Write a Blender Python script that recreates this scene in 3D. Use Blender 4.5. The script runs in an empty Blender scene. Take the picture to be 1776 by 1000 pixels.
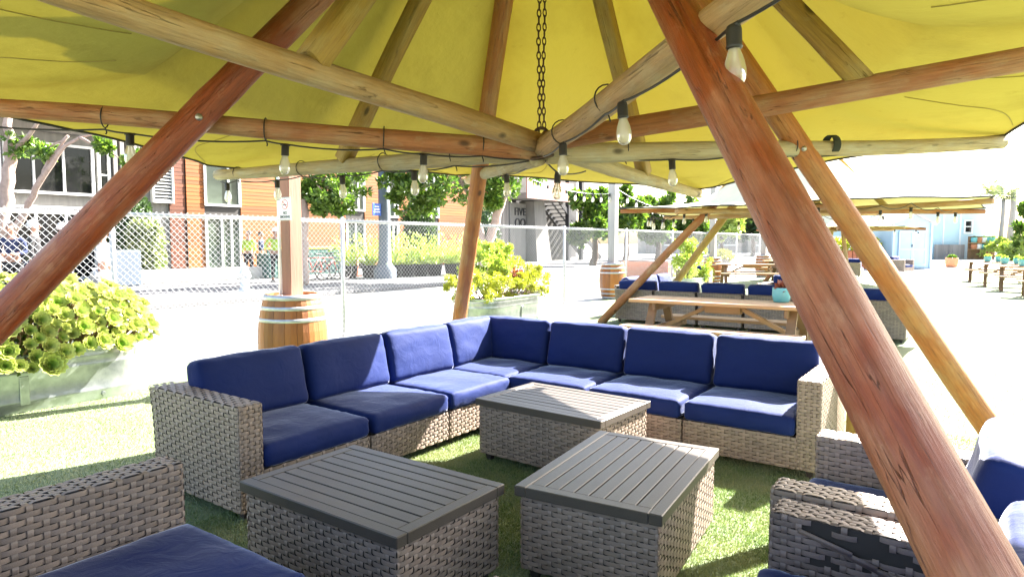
import bpy, math, random
import numpy as np
from mathutils import Vector, Matrix, Quaternion, noise

random.seed(7)
sc = bpy.context.scene
COL = sc.collection
R = math.radians
PI = math.pi

# ------------------------------------------------------------------ camera
F, CX, CY, CAMH = 1150.0, 888.0, 500.0, 1.46      # measured in photograph pixels / metres
PITCH = math.atan(80 / F)
YAW = R(35.49)
cam_data = bpy.data.cameras.new('camera')
cam_data.sensor_width = 36
cam_data.lens = 36 * F / 1776
cam_data.clip_start = 0.05
cam_data.clip_end = 2000
cam = bpy.data.objects.new('camera', cam_data)
COL.objects.link(cam)
cam.location = (0, 0, CAMH)
cam.rotation_euler = (PI / 2 - PITCH, 0, YAW)
sc.camera = cam

# ------------------------------------------------------------------ sky, sun, exposure
SUN = Vector((0.36, 1.18, 1.0)).normalized()       # towards the sun
world = bpy.data.worlds.new('World')
sc.world = world
world.use_nodes = True
wn = world.node_tree.nodes
wl = world.node_tree.links
wn.clear()
sky = wn.new('ShaderNodeTexSky')
sky.sky_type = 'NISHITA'
sky.sun_disc = False
sky.sun_elevation = math.asin(SUN.z)
sky.sun_rotation = math.atan2(SUN.x, SUN.y)
sky.air_density = 1.2
sky.dust_density = 3.0
sky.ozone_density = 1.0
bg = wn.new('ShaderNodeBackground')
bg.inputs[1].default_value = 0.06
wo = wn.new('ShaderNodeOutputWorld')
wl.new(sky.outputs[0], bg.inputs[0])
wl.new(bg.outputs[0], wo.inputs[0])
sl = bpy.data.lights.new('sun', 'SUN')
sl.energy = 5.0
sl.angle = R(0.53)
sl.color = (1.0, 0.95, 0.88)
so = bpy.data.objects.new('sun', sl)
COL.objects.link(so)
so.rotation_euler = (-SUN).to_track_quat('-Z', 'Y').to_euler()
so.location = SUN * 60
vs = sc.view_settings
vs.view_transform = 'Standard'
vs.look = 'None'
vs.exposure = 3.4
vs.gamma = 1.0

# ------------------------------------------------------------------ pixel rays (a pixel gives a direction; the distance comes from the surface touched)
fw = Vector((-math.sin(YAW) * math.cos(PITCH), math.cos(YAW) * math.cos(PITCH), -math.sin(PITCH)))
rt = Vector((math.cos(YAW), math.sin(YAW), 0))
up = rt.cross(fw)
CAM = Vector((0, 0, CAMH))
def ray(x, y): return fw + rt * ((x - CX) / F) + up * ((CY - y) / F)
def at_z(x, y, z=0.0):
    d = ray(x, y); return CAM + d * ((z - CAMH) / d.z)
def at_x(x, y, X):
    d = ray(x, y); return CAM + d * (X / d.x)
def at_d(x, y, D): return CAM + ray(x, y) * D
def px(p):
    q = Vector(p) - CAM; d = q.dot(fw)
    return CX + F * q.dot(rt) / d, CY - F * q.dot(up) / d, d

# ------------------------------------------------------------------ mesh helpers
class MB:
    def __init__(s):
        s.v = []; s.f = []; s.m = []; s.mi = 0
    def add(s, vs, fs):
        o = len(s.v)
        s.v.extend([tuple(v) for v in vs])
        s.f.extend([tuple(i + o for i in f) for f in fs])
        s.m.extend([s.mi] * len(fs))
    def _convex(s, vs, fs, c):
        out = []
        for f in fs:
            a, b, d = (Vector(vs[i]) for i in f[:3])
            n = (b - a).cross(d - a)
            out.append(f if n.dot(a - c) >= 0 else f[::-1])
        s.add(vs, out)
    def box(s, c, d, M=None, bev=0.0):
        c = Vector(c); h = Vector(d) / 2
        M = M or Matrix.Identity(3)
        if bev <= 0:
            vs = [c + M @ Vector((h.x * i, h.y * j, h.z * k)) for i in (-1, 1) for j in (-1, 1) for k in (-1, 1)]
            fs = [(0, 1, 3, 2), (4, 6, 7, 5), (0, 4, 5, 1), (2, 3, 7, 6), (0, 2, 6, 4), (1, 5, 7, 3)]
            s._convex(vs, fs, c); return
        bev = min(bev, min(h) * 0.9)
        vs = []; idx = {}
        for i in (-1, 1):
            for j in (-1, 1):
                for k in (-1, 1):
                    sg = (i, j, k)
                    for a in range(3):
                        p = Vector([sg[q] * (h[q] if q == a else h[q] - bev) for q in range(3)])
                        idx[sg, a] = len(vs); vs.append(c + M @ p)
        fs = []
        for a in range(3):
            b, e = [q for q in range(3) if q != a]
            def sg(va, vb, ve):
                t = [0, 0, 0]; t[a] = va; t[b] = vb; t[e] = ve; return tuple(t)
            for w in (-1, 1):
                fs.append(tuple(idx[sg(w, *q), a] for q in ((-1, -1), (1, -1), (1, 1), (-1, 1))))
            for vb in (-1, 1):
                for ve in (-1, 1):
                    fs.append((idx[sg(-1, vb, ve), b], idx[sg(1, vb, ve), b], idx[sg(1, vb, ve), e], idx[sg(-1, vb, ve), e]))
        for i in (-1, 1):
            for j in (-1, 1):
                for k in (-1, 1):
                    fs.append(tuple(idx[(i, j, k), a] for a in range(3)))
        s._convex(vs, fs, c)
    def bar(s, p0, p1, w, t, upv=(0, 0, 1), bev=0.0):
        p0 = Vector(p0); p1 = Vector(p1); ax = (p1 - p0); L = ax.length; ax.normalize()
        u = Vector(upv); side = ax.cross(u)
        if side.length < 1e-4: side = ax.cross(Vector((1, 0, 0)))
        side.normalize(); u = side.cross(ax)
        M = Matrix((ax, side, u)).transposed()
        s.box((p0 + p1) / 2, (L, w, t), M, bev)
    def tube(s, pts, rad, n=8, cap=True):
        pts = [Vector(p) for p in pts]
        if not isinstance(rad, (list, tuple)): rad = [rad] * len(pts)
        vs = []; fs = []
        prev = None
        for i, p in enumerate(pts):
            t = (pts[min(i + 1, len(pts) - 1)] - pts[max(i - 1, 0)]).normalized()
            if prev is None:
                a = t.cross(Vector((0, 0, 1)))
                if a.length < 1e-3: a = t.cross(Vector((1, 0, 0)))
            else:
                a = prev - t * prev.dot(t)
                if a.length < 1e-4: a = t.cross(Vector((1, 0, 0)))
            a.normalize(); b = t.cross(a); prev = a
            for k in range(n):
                q = 2 * PI * k / n
                vs.append(p + (a * math.cos(q) + b * math.sin(q)) * rad[i])
        m = len(pts)
        for i in range(m - 1):
            for k in range(n):
                k2 = (k + 1) % n
                fs.append((i * n + k, i * n + k2, (i + 1) * n + k2, (i + 1) * n + k))
        if cap:
            fs.append(tuple(range(n - 1, -1, -1)))
            fs.append(tuple((m - 1) * n + k for k in range(n)))
        s.add(vs, fs)
    def lathe(s, prof, n=16, c=(0, 0, 0), a0=0.0, a1=2 * PI, M=None):
        c = Vector(c); full = abs(a1 - a0 - 2 * PI) < 1e-6
        N = n if full else n + 1
        vs = []
        for r, z in prof:
            for k in range(N):
                q = a0 + (a1 - a0) * k / n
                p = Vector((r * math.cos(q), r * math.sin(q), z))
                vs.append(c + (M @ p if M else p))
        fs = []
        for i in range(len(prof) - 1):
            for k in range(n):
                k2 = (k + 1) % N
                fs.append((i * N + k, i * N + k2, (i + 1) * N + k2, (i + 1) * N + k))
        s.add(vs, fs)
    def grid(s, f, nu, nv):
        vs = [f(i / nu, j / nv) for j in range(nv + 1) for i in range(nu + 1)]
        fs = [(j * (nu + 1) + i, j * (nu + 1) + i + 1, (j + 1) * (nu + 1) + i + 1, (j + 1) * (nu + 1) + i) for j in range(nv) for i in range(nu)]
        s.add(vs, fs)
    def torus(s, c, R0, r, n=20, m=6, M=None, sy=1.0):
        c = Vector(c); vs = []; fs = []
        for i in range(n):
            a = 2 * PI * i / n
            for j in range(m):
                b = 2 * PI * j / m
                p = Vector(((R0 + r * math.cos(b)) * math.cos(a), (R0 + r * math.cos(b)) * math.sin(a) * sy, r * math.sin(b)))
                vs.append(c + (M @ p if M else p))
        for i in range(n):
            for j in range(m):
                fs.append((i * m + j, ((i + 1) % n) * m + j, ((i + 1) % n) * m + (j + 1) % m, i * m + (j + 1) % m))
        s.add(vs, fs)
    def mesh(s, name, mats, smooth=False):
        me = bpy.data.meshes.new(name)
        me.from_pydata(s.v, [], s.f)
        if not isinstance(mats, (list, tuple)): mats = [mats]
        for m in mats: me.materials.append(m)
        if len(mats) > 1: me.polygons.foreach_set('material_index', s.m)
        if smooth: me.polygons.foreach_set('use_smooth', [True] * len(me.polygons))
        me.update()
        return me
    def build(s, name, mats, parent=None, smooth=False, loc=None, rot=None):
        return link(name, s.mesh(name, mats, smooth), parent, loc, rot)

def link(name, me, parent=None, loc=None, rot=None):
    o = bpy.data.objects.new(name, me)
    COL.objects.link(o)
    if parent is not None: o.parent = parent
    if loc is not None: o.location = loc
    if rot is not None: o.rotation_euler = rot
    return o
def tag(o, label=None, cat=None, group=None, kind=None):
    if label: o['label'] = label
    if cat: o['category'] = cat
    if group: o['group'] = group
    if kind: o['kind'] = kind
    return o
def thing(name, label, cat, loc=(0, 0, 0), rz=0.0, group=None):
    o = bpy.data.objects.new(name, None)
    COL.objects.link(o)
    o.empty_display_size = 0.1
    o.location = loc; o.rotation_euler = (0, 0, rz)
    return tag(o, label, cat, group)
def copy_tree(o, label=None, loc=None, rz=None, scale=None, parent=None, group=None):
    c = o.copy(); COL.objects.link(c)
    if parent is not None: c.parent = parent
    for ch in o.children: copy_tree(ch, parent=c)
    if label: c['label'] = label
    if group: c['group'] = group
    if loc is not None: c.location = loc
    if rz is not None: c.rotation_euler = (0, 0, rz)
    if scale is not None: c.scale = (scale,) * 3
    return c
def struct(o): o['kind'] = 'structure'; return o

# ------------------------------------------------------------------ materials
def newmat(name):
    m = bpy.data.materials.new(name); m.use_nodes = True
    nt = m.node_tree; nt.nodes.clear()
    out = nt.nodes.new('ShaderNodeOutputMaterial')
    b = nt.nodes.new('ShaderNodeBsdfPrincipled')
    nt.links.new(b.outputs[0], out.inputs[0])
    return m, nt, b, out
def mixcol(nt, fac, a, b, blend='MIX'):
    n = nt.nodes.new('ShaderNodeMix'); n.data_type = 'RGBA'; n.blend_type = blend
    for i, v in ((0, fac), (6, a), (7, b)):
        if isinstance(v, (int, float)): n.inputs[i].default_value = v
        elif isinstance(v, (tuple, list)): n.inputs[i].default_value = tuple(v) + ((1,) if len(v) == 3 else ())
        else: nt.links.new(v, n.inputs[i])
    return n.outputs[2]
def math_n(nt, op, a, b=None, c=None):
    n = nt.nodes.new('ShaderNodeMath'); n.operation = op
    for i, v in enumerate((a, b, c)):
        if v is None: continue
        if isinstance(v, (int, float)): n.inputs[i].default_value = v
        else: nt.links.new(v, n.inputs[i])
    return n.outputs[0]
def coords(nt, stretch=(1, 1, 1), space='Object'):
    tc = nt.nodes.new('ShaderNodeTexCoord')
    if space == 'World':
        g = nt.nodes.new('ShaderNodeNewGeometry'); src = g.outputs['Position']
    else: src = tc.outputs[space]
    mp = nt.nodes.new('ShaderNodeMapping'); mp.inputs['Scale'].default_value = stretch
    nt.links.new(src, mp.inputs[0])
    return mp.outputs[0]
def noise_n(nt, vec, scale, detail=4, rough=0.55):
    n = nt.nodes.new('ShaderNodeTexNoise'); n.inputs['Scale'].default_value = scale
    n.inputs['Detail'].default_value = detail; n.inputs['Roughness'].default_value = rough
    nt.links.new(vec, n.inputs['Vector'])
    return n.outputs[0]
def ramp(nt, fac, lo, hi):
    n = nt.nodes.new('ShaderNodeMapRange'); n.inputs[1].default_value = lo; n.inputs[2].default_value = hi
    nt.links.new(fac, n.inputs[0]); return n.outputs[0]
def bump(nt, b, h, dist, strength=1.0):
    n = nt.nodes.new('ShaderNodeBump'); n.inputs['Distance'].default_value = dist; n.inputs['Strength'].default_value = strength
    nt.links.new(h, n.inputs['Height']); nt.links.new(n.outputs[0], b.inputs['Normal'])
def island(nt):
    return nt.nodes.new('ShaderNodeNewGeometry').outputs['Random Per Island']
def objrand(nt):
    return nt.nodes.new('ShaderNodeObjectInfo').outputs['Random']

def pm(name, c1, c2=None, scale=6.0, rough=0.7, bmp=0.0, bscale=40.0, stretch=(1, 1, 1), metal=0.0, lo=0.3, hi=0.7,
       isl=0.0, obr=0.0, sheen=0.0, spec=0.5, space='Object', detail=5):
    m, nt, b, out = newmat(name)
    vec = coords(nt, stretch, space)
    c2 = c2 or tuple(v * 0.8 for v in c1)
    col = mixcol(nt, ramp(nt, noise_n(nt, vec, scale, detail), lo, hi), c1, c2)
    for amt, src in ((isl, island), (obr, objrand)):
        if amt:
            f = ramp(nt, src(nt), 0, 1)
            f = math_n(nt, 'MULTIPLY_ADD', f, 2 * amt, 1 - amt)
            cc = nt.nodes.new('ShaderNodeCombineColor')
            for i in range(3): nt.links.new(f, cc.inputs[i])
            col = mixcol(nt, 1.0, col, cc.outputs[0], 'MULTIPLY')
    nt.links.new(col, b.inputs['Base Color'])
    b.inputs['Roughness'].default_value = rough
    b.inputs['Metallic'].default_value = metal
    b.inputs['Specular IOR Level'].default_value = spec
    if sheen:
        b.inputs['Sheen Weight'].default_value = sheen
        b.inputs['Sheen Roughness'].default_value = 0.4
        b.inputs['Sheen Tint'].default_value = (0.9, 0.92, 1, 1)
    if bmp: bump(nt, b, noise_n(nt, vec, bscale, 4), bmp)
    return m

def pole_mat(name, cols, rough=0.55, weather=0.5):
    """peeled log: grain along local Z, knots, drying cracks, weathered patches"""
    m, nt, b, out = newmat(name)
    v = coords(nt, (1, 1, 0.10))
    v2 = coords(nt, (1, 1, 0.5))
    g = noise_n(nt, v, 55, 6, 0.65)
    big = noise_n(nt, v2, 5.0, 4, 0.6)
    col = mixcol(nt, ramp(nt, g, 0.30, 0.74), cols[0], cols[1])
    col = mixcol(nt, math_n(nt, 'MULTIPLY', ramp(nt, big, 0.46, 0.62), weather), col, cols[2])
    fs_ = noise_n(nt, coords(nt, (1, 1, 0.045)), 150, 5, 0.7)
    col = mixcol(nt, math_n(nt, 'MULTIPLY', ramp(nt, fs_, 0.45, 0.72), 0.55), col, tuple(x * 0.45 for x in cols[0]))
    knot = nt.nodes.new('ShaderNodeTexVoronoi'); knot.inputs['Scale'].default_value = 5.5
    nt.links.new(coords(nt, (1, 1, 0.55)), knot.inputs['Vector'])
    km = ramp(nt, knot.outputs['Distance'], 0.13, 0.07)
    col = mixcol(nt, km, col, tuple(x * 0.22 for x in cols[0]))
    cr = noise_n(nt, coords(nt, (1, 1, 0.035)), 32, 3, 0.5)
    cm = ramp(nt, math_n(nt, 'ABSOLUTE', math_n(nt, 'SUBTRACT', cr, 0.5)), 0.005, 0.0)
    col = mixcol(nt, math_n(nt, 'MULTIPLY', cm, 0.45), col, tuple(x * 0.25 for x in cols[0]))
    sc1 = ramp(nt, noise_n(nt, coords(nt, (1, 1, 0.45)), 22, 6, 0.75), 0.57, 0.62)
    col = mixcol(nt, math_n(nt, 'MULTIPLY', sc1, 0.42 * weather), col, cols[2])
    nt.links.new(col, b.inputs['Base Color'])
    b.inputs['Roughness'].default_value = rough
    h = math_n(nt, 'SUBTRACT', math_n(nt, 'ADD', math_n(nt, 'MULTIPLY', g, 0.6), math_n(nt, 'MULTIPLY', fs_, -0.5)), cm)
    bump(nt, b, h, 0.008, 0.9)
    return m

def leaf_mat(name, c1, c2, trans=0.35, rough=0.45, c3=None):
    m, nt, b, out = newmat(name)
    col = mixcol(nt, island(nt), c1, c2)
    if c3:
        big = noise_n(nt, coords(nt), 2.2, 3)
        col = mixcol(nt, ramp(nt, big, 0.45, 0.65), col, c3)
    nt.links.new(col, b.inputs['Base Color'])
    b.inputs['Roughness'].default_value = rough
    t = nt.nodes.new('ShaderNodeBsdfTranslucent')
    nt.links.new(mixcol(nt, 1.0, col, (1.0, 1.15, 0.5), 'MULTIPLY'), t.inputs[0])
    mx = nt.nodes.new('ShaderNodeMixShader'); mx.inputs[0].default_value = trans
    nt.links.new(b.outputs[0], mx.inputs[1]); nt.links.new(t.outputs[0], mx.inputs[2])
    nt.links.new(mx.outputs[0], out.inputs[0])
    return m

M = {}
M['pole_red'] = pole_mat('pole_red', [(0.33, 0.066, 0.014), (0.15, 0.028, 0.007), (0.42, 0.20, 0.11)], 0.42, 0.6)
M['pole_orange'] = pole_mat('pole_orange', [(0.46, 0.17, 0.035), (0.28, 0.088, 0.018), (0.40, 0.25, 0.10)], 0.55, 0.55)
M['pole_tan'] = pole_mat('pole_tan', [(0.48, 0.28, 0.11), (0.30, 0.16, 0.06), (0.42, 0.33, 0.20)], 0.65, 0.6)
M['pole_brown'] = pole_mat('pole_brown', [(0.44, 0.17, 0.06), (0.26, 0.09, 0.033), (0.42, 0.29, 0.16)], 0.62, 0.6)
M['pole_pale'] = pole_mat('pole_pale', [(0.46, 0.36, 0.20), (0.32, 0.25, 0.14), (0.40, 0.38, 0.29)], 0.75, 0.7)
M['pole_gold'] = pole_mat('pole_gold', [(0.40, 0.24, 0.04), (0.25, 0.14, 0.025), (0.36, 0.27, 0.09)], 0.6, 0.6)
M['pole_grey'] = pole_mat('pole_grey', [(0.34, 0.30, 0.27), (0.24, 0.20, 0.18), (0.4, 0.38, 0.36)], 0.7, 0.6)

def canopy_mat(name, ref, ref2, mixf):
    m, nt, b, out = newmat(name)
    v = coords(nt, (1, 1, 1), 'World')
    st = ramp(nt, noise_n(nt, v, 1.6, 6, 0.65), 0.50, 0.78)
    sp = ramp(nt, noise_n(nt, coords(nt, (1, 1, 2.0), 'World'), 7.0, 5, 0.7), 0.62, 0.78)
    st = math_n(nt, 'ADD', math_n(nt, 'MULTIPLY', st, 0.5), math_n(nt, 'MULTIPLY', sp, 0.42))
    c_ref = mixcol(nt, st, ref, ref2)
    c_tr = mixcol(nt, st, (0.39, 0.305, 0.022), (0.22, 0.165, 0.012))
    d = nt.nodes.new('ShaderNodeBsdfDiffuse'); nt.links.new(c_ref, d.inputs[0])
    t = nt.nodes.new('ShaderNodeBsdfTranslucent'); nt.links.new(c_tr, t.inputs[0])
    bp = nt.nodes.new('ShaderNodeBump'); bp.inputs['Distance'].default_value = 0.013; bp.inputs['Strength'].default_value = 0.6
    nt.links.new(noise_n(nt, v, 9, 5), bp.inputs['Height'])
    nt.links.new(bp.outputs[0], d.inputs['Normal']); nt.links.new(bp.outputs[0], t.inputs['Normal'])
    mx = nt.nodes.new('ShaderNodeMixShader'); mx.inputs[0].default_value = mixf
    nt.links.new(d.outputs[0], mx.inputs[1]); nt.links.new(t.outputs[0], mx.inputs[2])
    nt.links.new(mx.outputs[0], out.inputs[0])
    nt.nodes.remove(b)
    return m
M['canopy'] = canopy_mat('canopy_canvas', (0.44, 0.375, 0.11), (0.25, 0.205, 0.055), 0.050)
M['canopy_pale'] = canopy_mat('sunlit_canvas', (0.66, 0.62, 0.46), (0.5, 0.46, 0.33), 0.06)  # same canvas for the far tents; bright sun on their tops put into the colour
M['hem'] = pm('black_hem', (0.012, 0.011, 0.012), rough=0.7)
M['seam'] = pm('seam', (0.30, 0.24, 0.06), (0.22, 0.18, 0.04), rough=0.9)
M['black'] = pm('black_plastic', (0.012, 0.010, 0.009), (0.02, 0.016, 0.014), rough=0.5)
M['chain'] = pm('rusty_chain', (0.10, 0.055, 0.03), (0.05, 0.03, 0.022), scale=60, rough=0.55, metal=0.6, bmp=0.001, bscale=200)
M['steel'] = pm('bolt_steel', (0.5, 0.48, 0.45), (0.35, 0.32, 0.3), scale=80, rough=0.45, metal=0.9)
M['strap'] = pm('strap_webbing', (0.025, 0.03, 0.018), (0.015, 0.018, 0.012), rough=0.85, bmp=0.001, bscale=300)

def glass_mat(name, tint=(1, 1, 1), rough=0.0, transp=0.75):
    m, nt, b, out = newmat(name)
    nt.nodes.remove(b)
    g = nt.nodes.new('ShaderNodeBsdfGlossy'); g.inputs['Roughness'].default_value = rough + 0.02
    t = nt.nodes.new('ShaderNodeBsdfTransparent'); t.inputs[0].default_value = tuple(tint) + (1,)
    lw = nt.nodes.new('ShaderNodeLayerWeight'); lw.inputs[0].default_value = 0.35
    mx = nt.nodes.new('ShaderNodeMixShader')
    f = math_n(nt, 'MULTIPLY_ADD', lw.outputs['Fresnel'], transp, 0.06)
    nt.links.new(f, mx.inputs[0]); nt.links.new(t.outputs[0], mx.inputs[1]); nt.links.new(g.outputs[0], mx.inputs[2])
    df = nt.nodes.new('ShaderNodeBsdfTranslucent'); df.inputs[0].default_value = (0.9, 0.88, 0.82, 1)
    m2 = nt.nodes.new('ShaderNodeMixShader'); m2.inputs[0].default_value = 0.42
    nt.links.new(mx.outputs[0], m2.inputs[1]); nt.links.new(df.outputs[0], m2.inputs[2])
    nt.links.new(m2.outputs[0], out.inputs[0])
    return m
M['bulb'] = glass_mat('bulb_glass', (0.97, 0.96, 0.93), 0.0, 0.9)
M['filament'] = pm('filament_stem', (0.75, 0.72, 0.62), (0.6, 0.55, 0.45), rough=0.4)

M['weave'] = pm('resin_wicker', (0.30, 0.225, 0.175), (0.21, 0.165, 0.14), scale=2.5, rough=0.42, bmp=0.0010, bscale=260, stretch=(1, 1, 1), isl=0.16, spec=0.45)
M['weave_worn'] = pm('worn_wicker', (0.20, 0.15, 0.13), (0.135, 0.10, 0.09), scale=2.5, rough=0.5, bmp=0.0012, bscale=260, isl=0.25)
M['weave_back'] = pm('wicker_gap', (0.035, 0.028, 0.025), (0.022, 0.018, 0.016), rough=0.8)
def navy_mat():
    m, nt, b, out = newmat('navy_fabric')
    v = coords(nt)
    base = mixcol(nt, ramp(nt, noise_n(nt, v, 2.2, 4), 0.35, 0.7), (0.0085, 0.021, 0.112), (0.0065, 0.016, 0.088))
    nt.links.new(base, b.inputs['Base Color'])
    b.inputs['Roughness'].default_value = 0.7; b.inputs['Specular IOR Level'].default_value = 0.15
    b.inputs['Sheen Weight'].default_value = 0.7
    b.inputs['Sheen Roughness'].default_value = 0.25
    b.inputs['Sheen Tint'].default_value = (0.75, 0.80, 1, 1)
    w = noise_n(nt, coords(nt, (1, 1, 1)), 1.0, 1)
    wr = nt.nodes.new('ShaderNodeTexNoise'); wr.inputs['Scale'].default_value = 9; wr.inputs['Detail'].default_value = 5
    wr.inputs['Distortion'].default_value = 1.2
    nt.links.new(v, wr.inputs['Vector'])
    fine = noise_n(nt, v, 420, 2)
    h = math_n(nt, 'ADD', wr.outputs[0], math_n(nt, 'MULTIPLY', fine, 0.10))
    bump(nt, b, h, 0.010, 0.45)
    return m
M['navy'] = navy_mat()
M['table_metal'] = pm('dark_aluminium', (0.078, 0.064, 0.052), (0.062, 0.051, 0.042), scale=4, rough=0.42, bmp=0.0006, bscale=180, obr=0.08)
M['foot'] = pm('dark_foot', (0.045, 0.035, 0.03), rough=0.6)
def turf_mat():
    m, nt, b, out = newmat('artificial_turf')
    v = coords(nt, (1, 1, 1), 'World')
    big = ramp(nt, noise_n(nt, v, 0.7, 4), 0.35, 0.65)
    fine = ramp(nt, noise_n(nt, v, 120, 4, 0.7), 0.3, 0.7)
    c = mixcol(nt, fine, (0.085, 0.14, 0.05), (0.22, 0.28, 0.13))
    c = mixcol(nt, math_n(nt, 'MULTIPLY', big, 0.4), c, (0.30, 0.31, 0.19))
    nt.links.new(c, b.inputs['Base Color']); b.inputs['Roughness'].default_value = 0.8
    bump(nt, b, noise_n(nt, v, 160, 3), 0.02, 1.0)
    return m
M['turf'] = turf_mat()
M['blade'] = leaf_mat('turf_blade', (0.055, 0.13, 0.03), (0.30, 0.35, 0.17), 0.2, 0.5, (0.30, 0.31, 0.17))
M['concrete'] = pm('pale_concrete', (0.42, 0.405, 0.375), (0.33, 0.32, 0.30), scale=1.2, rough=0.9, bmp=0.004, bscale=60, space='World')
M['asphalt'] = pm('grey_asphalt', (0.20, 0.20, 0.20), (0.14, 0.14, 0.145), scale=2, rough=0.9, bmp=0.006, bscale=90, space='World')
M['paving'] = pm('sidewalk', (0.125, 0.125, 0.128), (0.09, 0.09, 0.094), scale=1.5, rough=0.9, bmp=0.004, bscale=50, space='World')
M['galv'] = pm('galvanised', (0.44, 0.47, 0.465), (0.31, 0.34, 0.335), scale=14, rough=0.30, metal=0.85, bmp=0.0015, bscale=20)
M['wire'] = pm('galvanised_wire', (0.42, 0.43, 0.44), (0.34, 0.34, 0.36), scale=10, rough=0.5, metal=0.35)
M['soil'] = pm('soil', (0.05, 0.035, 0.022), (0.02, 0.014, 0.01), scale=30, rough=1.0, bmp=0.02, bscale=30)
M['stave'] = pm('oak_stave', (0.40, 0.145, 0.026), (0.22, 0.070, 0.012), scale=7, rough=0.5, bmp=0.002, bscale=60, stretch=(1, 1, 0.15), obr=0.3)
M['hoop'] = pm('barrel_hoop', (0.5, 0.51, 0.52), (0.38, 0.38, 0.39), scale=20, rough=0.45, metal=0.8)
M['lid'] = pm('barrel_head', (0.55, 0.52, 0.48), (0.4, 0.36, 0.32), scale=6, rough=0.75, stretch=(1, 0.1, 1))
M['post_wood'] = pm('stained_post', (0.28, 0.13, 0.085), (0.20, 0.09, 0.06), scale=8, rough=0.75, bmp=0.003, bscale=50, stretch=(1, 1, 0.08))
M['grey_post'] = pm('grey_wood_post', (0.36, 0.35, 0.35), (0.27, 0.26, 0.26), scale=8, rough=0.8, bmp=0.003, bscale=50, stretch=(1, 1, 0.08))
M['picnic'] = pm('picnic_wood', (0.46, 0.27, 0.13), (0.33, 0.19, 0.095), scale=9, rough=0.65, bmp=0.002, bscale=60, stretch=(0.07, 1, 1), obr=0.22)
M['picnic_dark'] = pm('picnic_leg_wood', (0.24, 0.135, 0.065), (0.16, 0.09, 0.045), scale=9, rough=0.7, bmp=0.002, bscale=60, obr=0.2)
M['redwood'] = pm('redwood_box', (0.46, 0.15, 0.065), (0.34, 0.10, 0.04), scale=8, rough=0.65, bmp=0.002, bscale=50, stretch=(0.1, 1, 1), obr=0.2)
M['teal'] = pm('teal_glaze', (0.16, 0.47, 0.47), (0.12, 0.38, 0.40), scale=5, rough=0.25)
M['terracotta'] = pm('terracotta', (0.55, 0.22, 0.10), (0.45, 0.17, 0.08), scale=8, rough=0.8)
M['white'] = pm('white_paint', (0.78, 0.78, 0.76), (0.70, 0.70, 0.69), scale=4, rough=0.5)
M['frame'] = pm('window_frame', (0.62, 0.62, 0.60), (0.55, 0.55, 0.54), scale=4, rough=0.5)
M['siding'] = pm('cedar_siding', (0.27, 0.080, 0.006), (0.18, 0.050, 0.004), scale=6, rough=0.6, bmp=0.002, bscale=40, stretch=(1, 0.08, 1), isl=0.22)
M['siding_dark'] = pm('dark_cedar', (0.13, 0.036, 0.010), (0.085, 0.022, 0.007), scale=6, rough=0.6, stretch=(1, 0.08, 1), isl=0.2)
M['bconc'] = pm('board_concrete', (0.23, 0.215, 0.195), (0.17, 0.16, 0.145), scale=2.5, rough=0.9, bmp=0.004, bscale=20, stretch=(1, 3, 0.3), space='World')
M['dark'] = pm('dark_interior', (0.018, 0.016, 0.015), (0.03, 0.026, 0.022), scale=1.0, rough=0.6)
def pane_mat(name, c):
    m, nt, b, out = newmat(name)
    col = mixcol(nt, ramp(nt, noise_n(nt, coords(nt, (1, 0.5, 1), 'World'), 0.8, 3), 0.4, 0.6), c, tuple(v * 0.5 for v in c))
    nt.links.new(col, b.inputs['Base Color'])
    b.inputs['Roughness'].default_value = 0.04
    b.inputs['Specular IOR Level'].default_value = 0.35
    return m
M['pane_dark'] = pane_mat('pane_dark', (0.016, 0.016, 0.017))
M['pane_green'] = pane_mat('pane_green', (0.075, 0.095, 0.075))
M['fascia'] = pm('rust_fascia', (0.40, 0.22, 0.17), (0.32, 0.17, 0.13), scale=3, rough=0.7, stretch=(1, 6, 0.3))
M['steel_dark'] = pm('dark_steel', (0.022, 0.022, 0.027), (0.03, 0.03, 0.034), rough=0.5)
M['bluegrey'] = pm('pole_paint', (0.10, 0.125, 0.16), (0.08, 0.10, 0.13), scale=5, rough=0.5)
M['blue_sign'] = pm('blue_sign', (0.02, 0.10, 0.48), (0.018, 0.09, 0.42), rough=0.4)
M['red_paint'] = pm('red_paint', (0.55, 0.05, 0.03), (0.45, 0.04, 0.025), rough=0.4)
M['orange_plastic'] = pm('orange_plastic', (0.75, 0.16, 0.05), (0.65, 0.12, 0.04), rough=0.5)
M['bin_green'] = pm('bin_green', (0.035, 0.10, 0.085), (0.025, 0.08, 0.07), rough=0.5)
M['rubber'] = pm('rubber', (0.02, 0.02, 0.02), rough=0.7)
M['yellow'] = pm('yellow_tape', (0.75, 0.62, 0.04), (0.7, 0.56, 0.03), rough=0.5)
M['shed_blue'] = pm('shed_blue', (0.34, 0.47, 0.58), (0.30, 0.42, 0.53), scale=2, rough=0.6)
M['shed_trim'] = pm('shed_trim', (0.40, 0.53, 0.64), (0.36, 0.48, 0.6), scale=2, rough=0.6)
M['bld_blue'] = pm('pale_blue_wall', (0.50, 0.66, 0.70), (0.45, 0.61, 0.66), scale=0.6, rough=0.7, space='World')
M['roof_grey'] = pm('roof_grey', (0.42, 0.42, 0.43), (0.34, 0.34, 0.35), scale=3, rough=0.85)
M['fence_wood'] = pm('grey_fence_board', (0.34, 0.30, 0.27), (0.24, 0.21, 0.19), scale=6, rough=0.85, stretch=(1, 1, 0.1), obr=0.2)
M['bark'] = pm('pale_bark', (0.36, 0.27, 0.23), (0.25, 0.18, 0.15), scale=9, rough=0.9, bmp=0.01, bscale=30)
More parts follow.
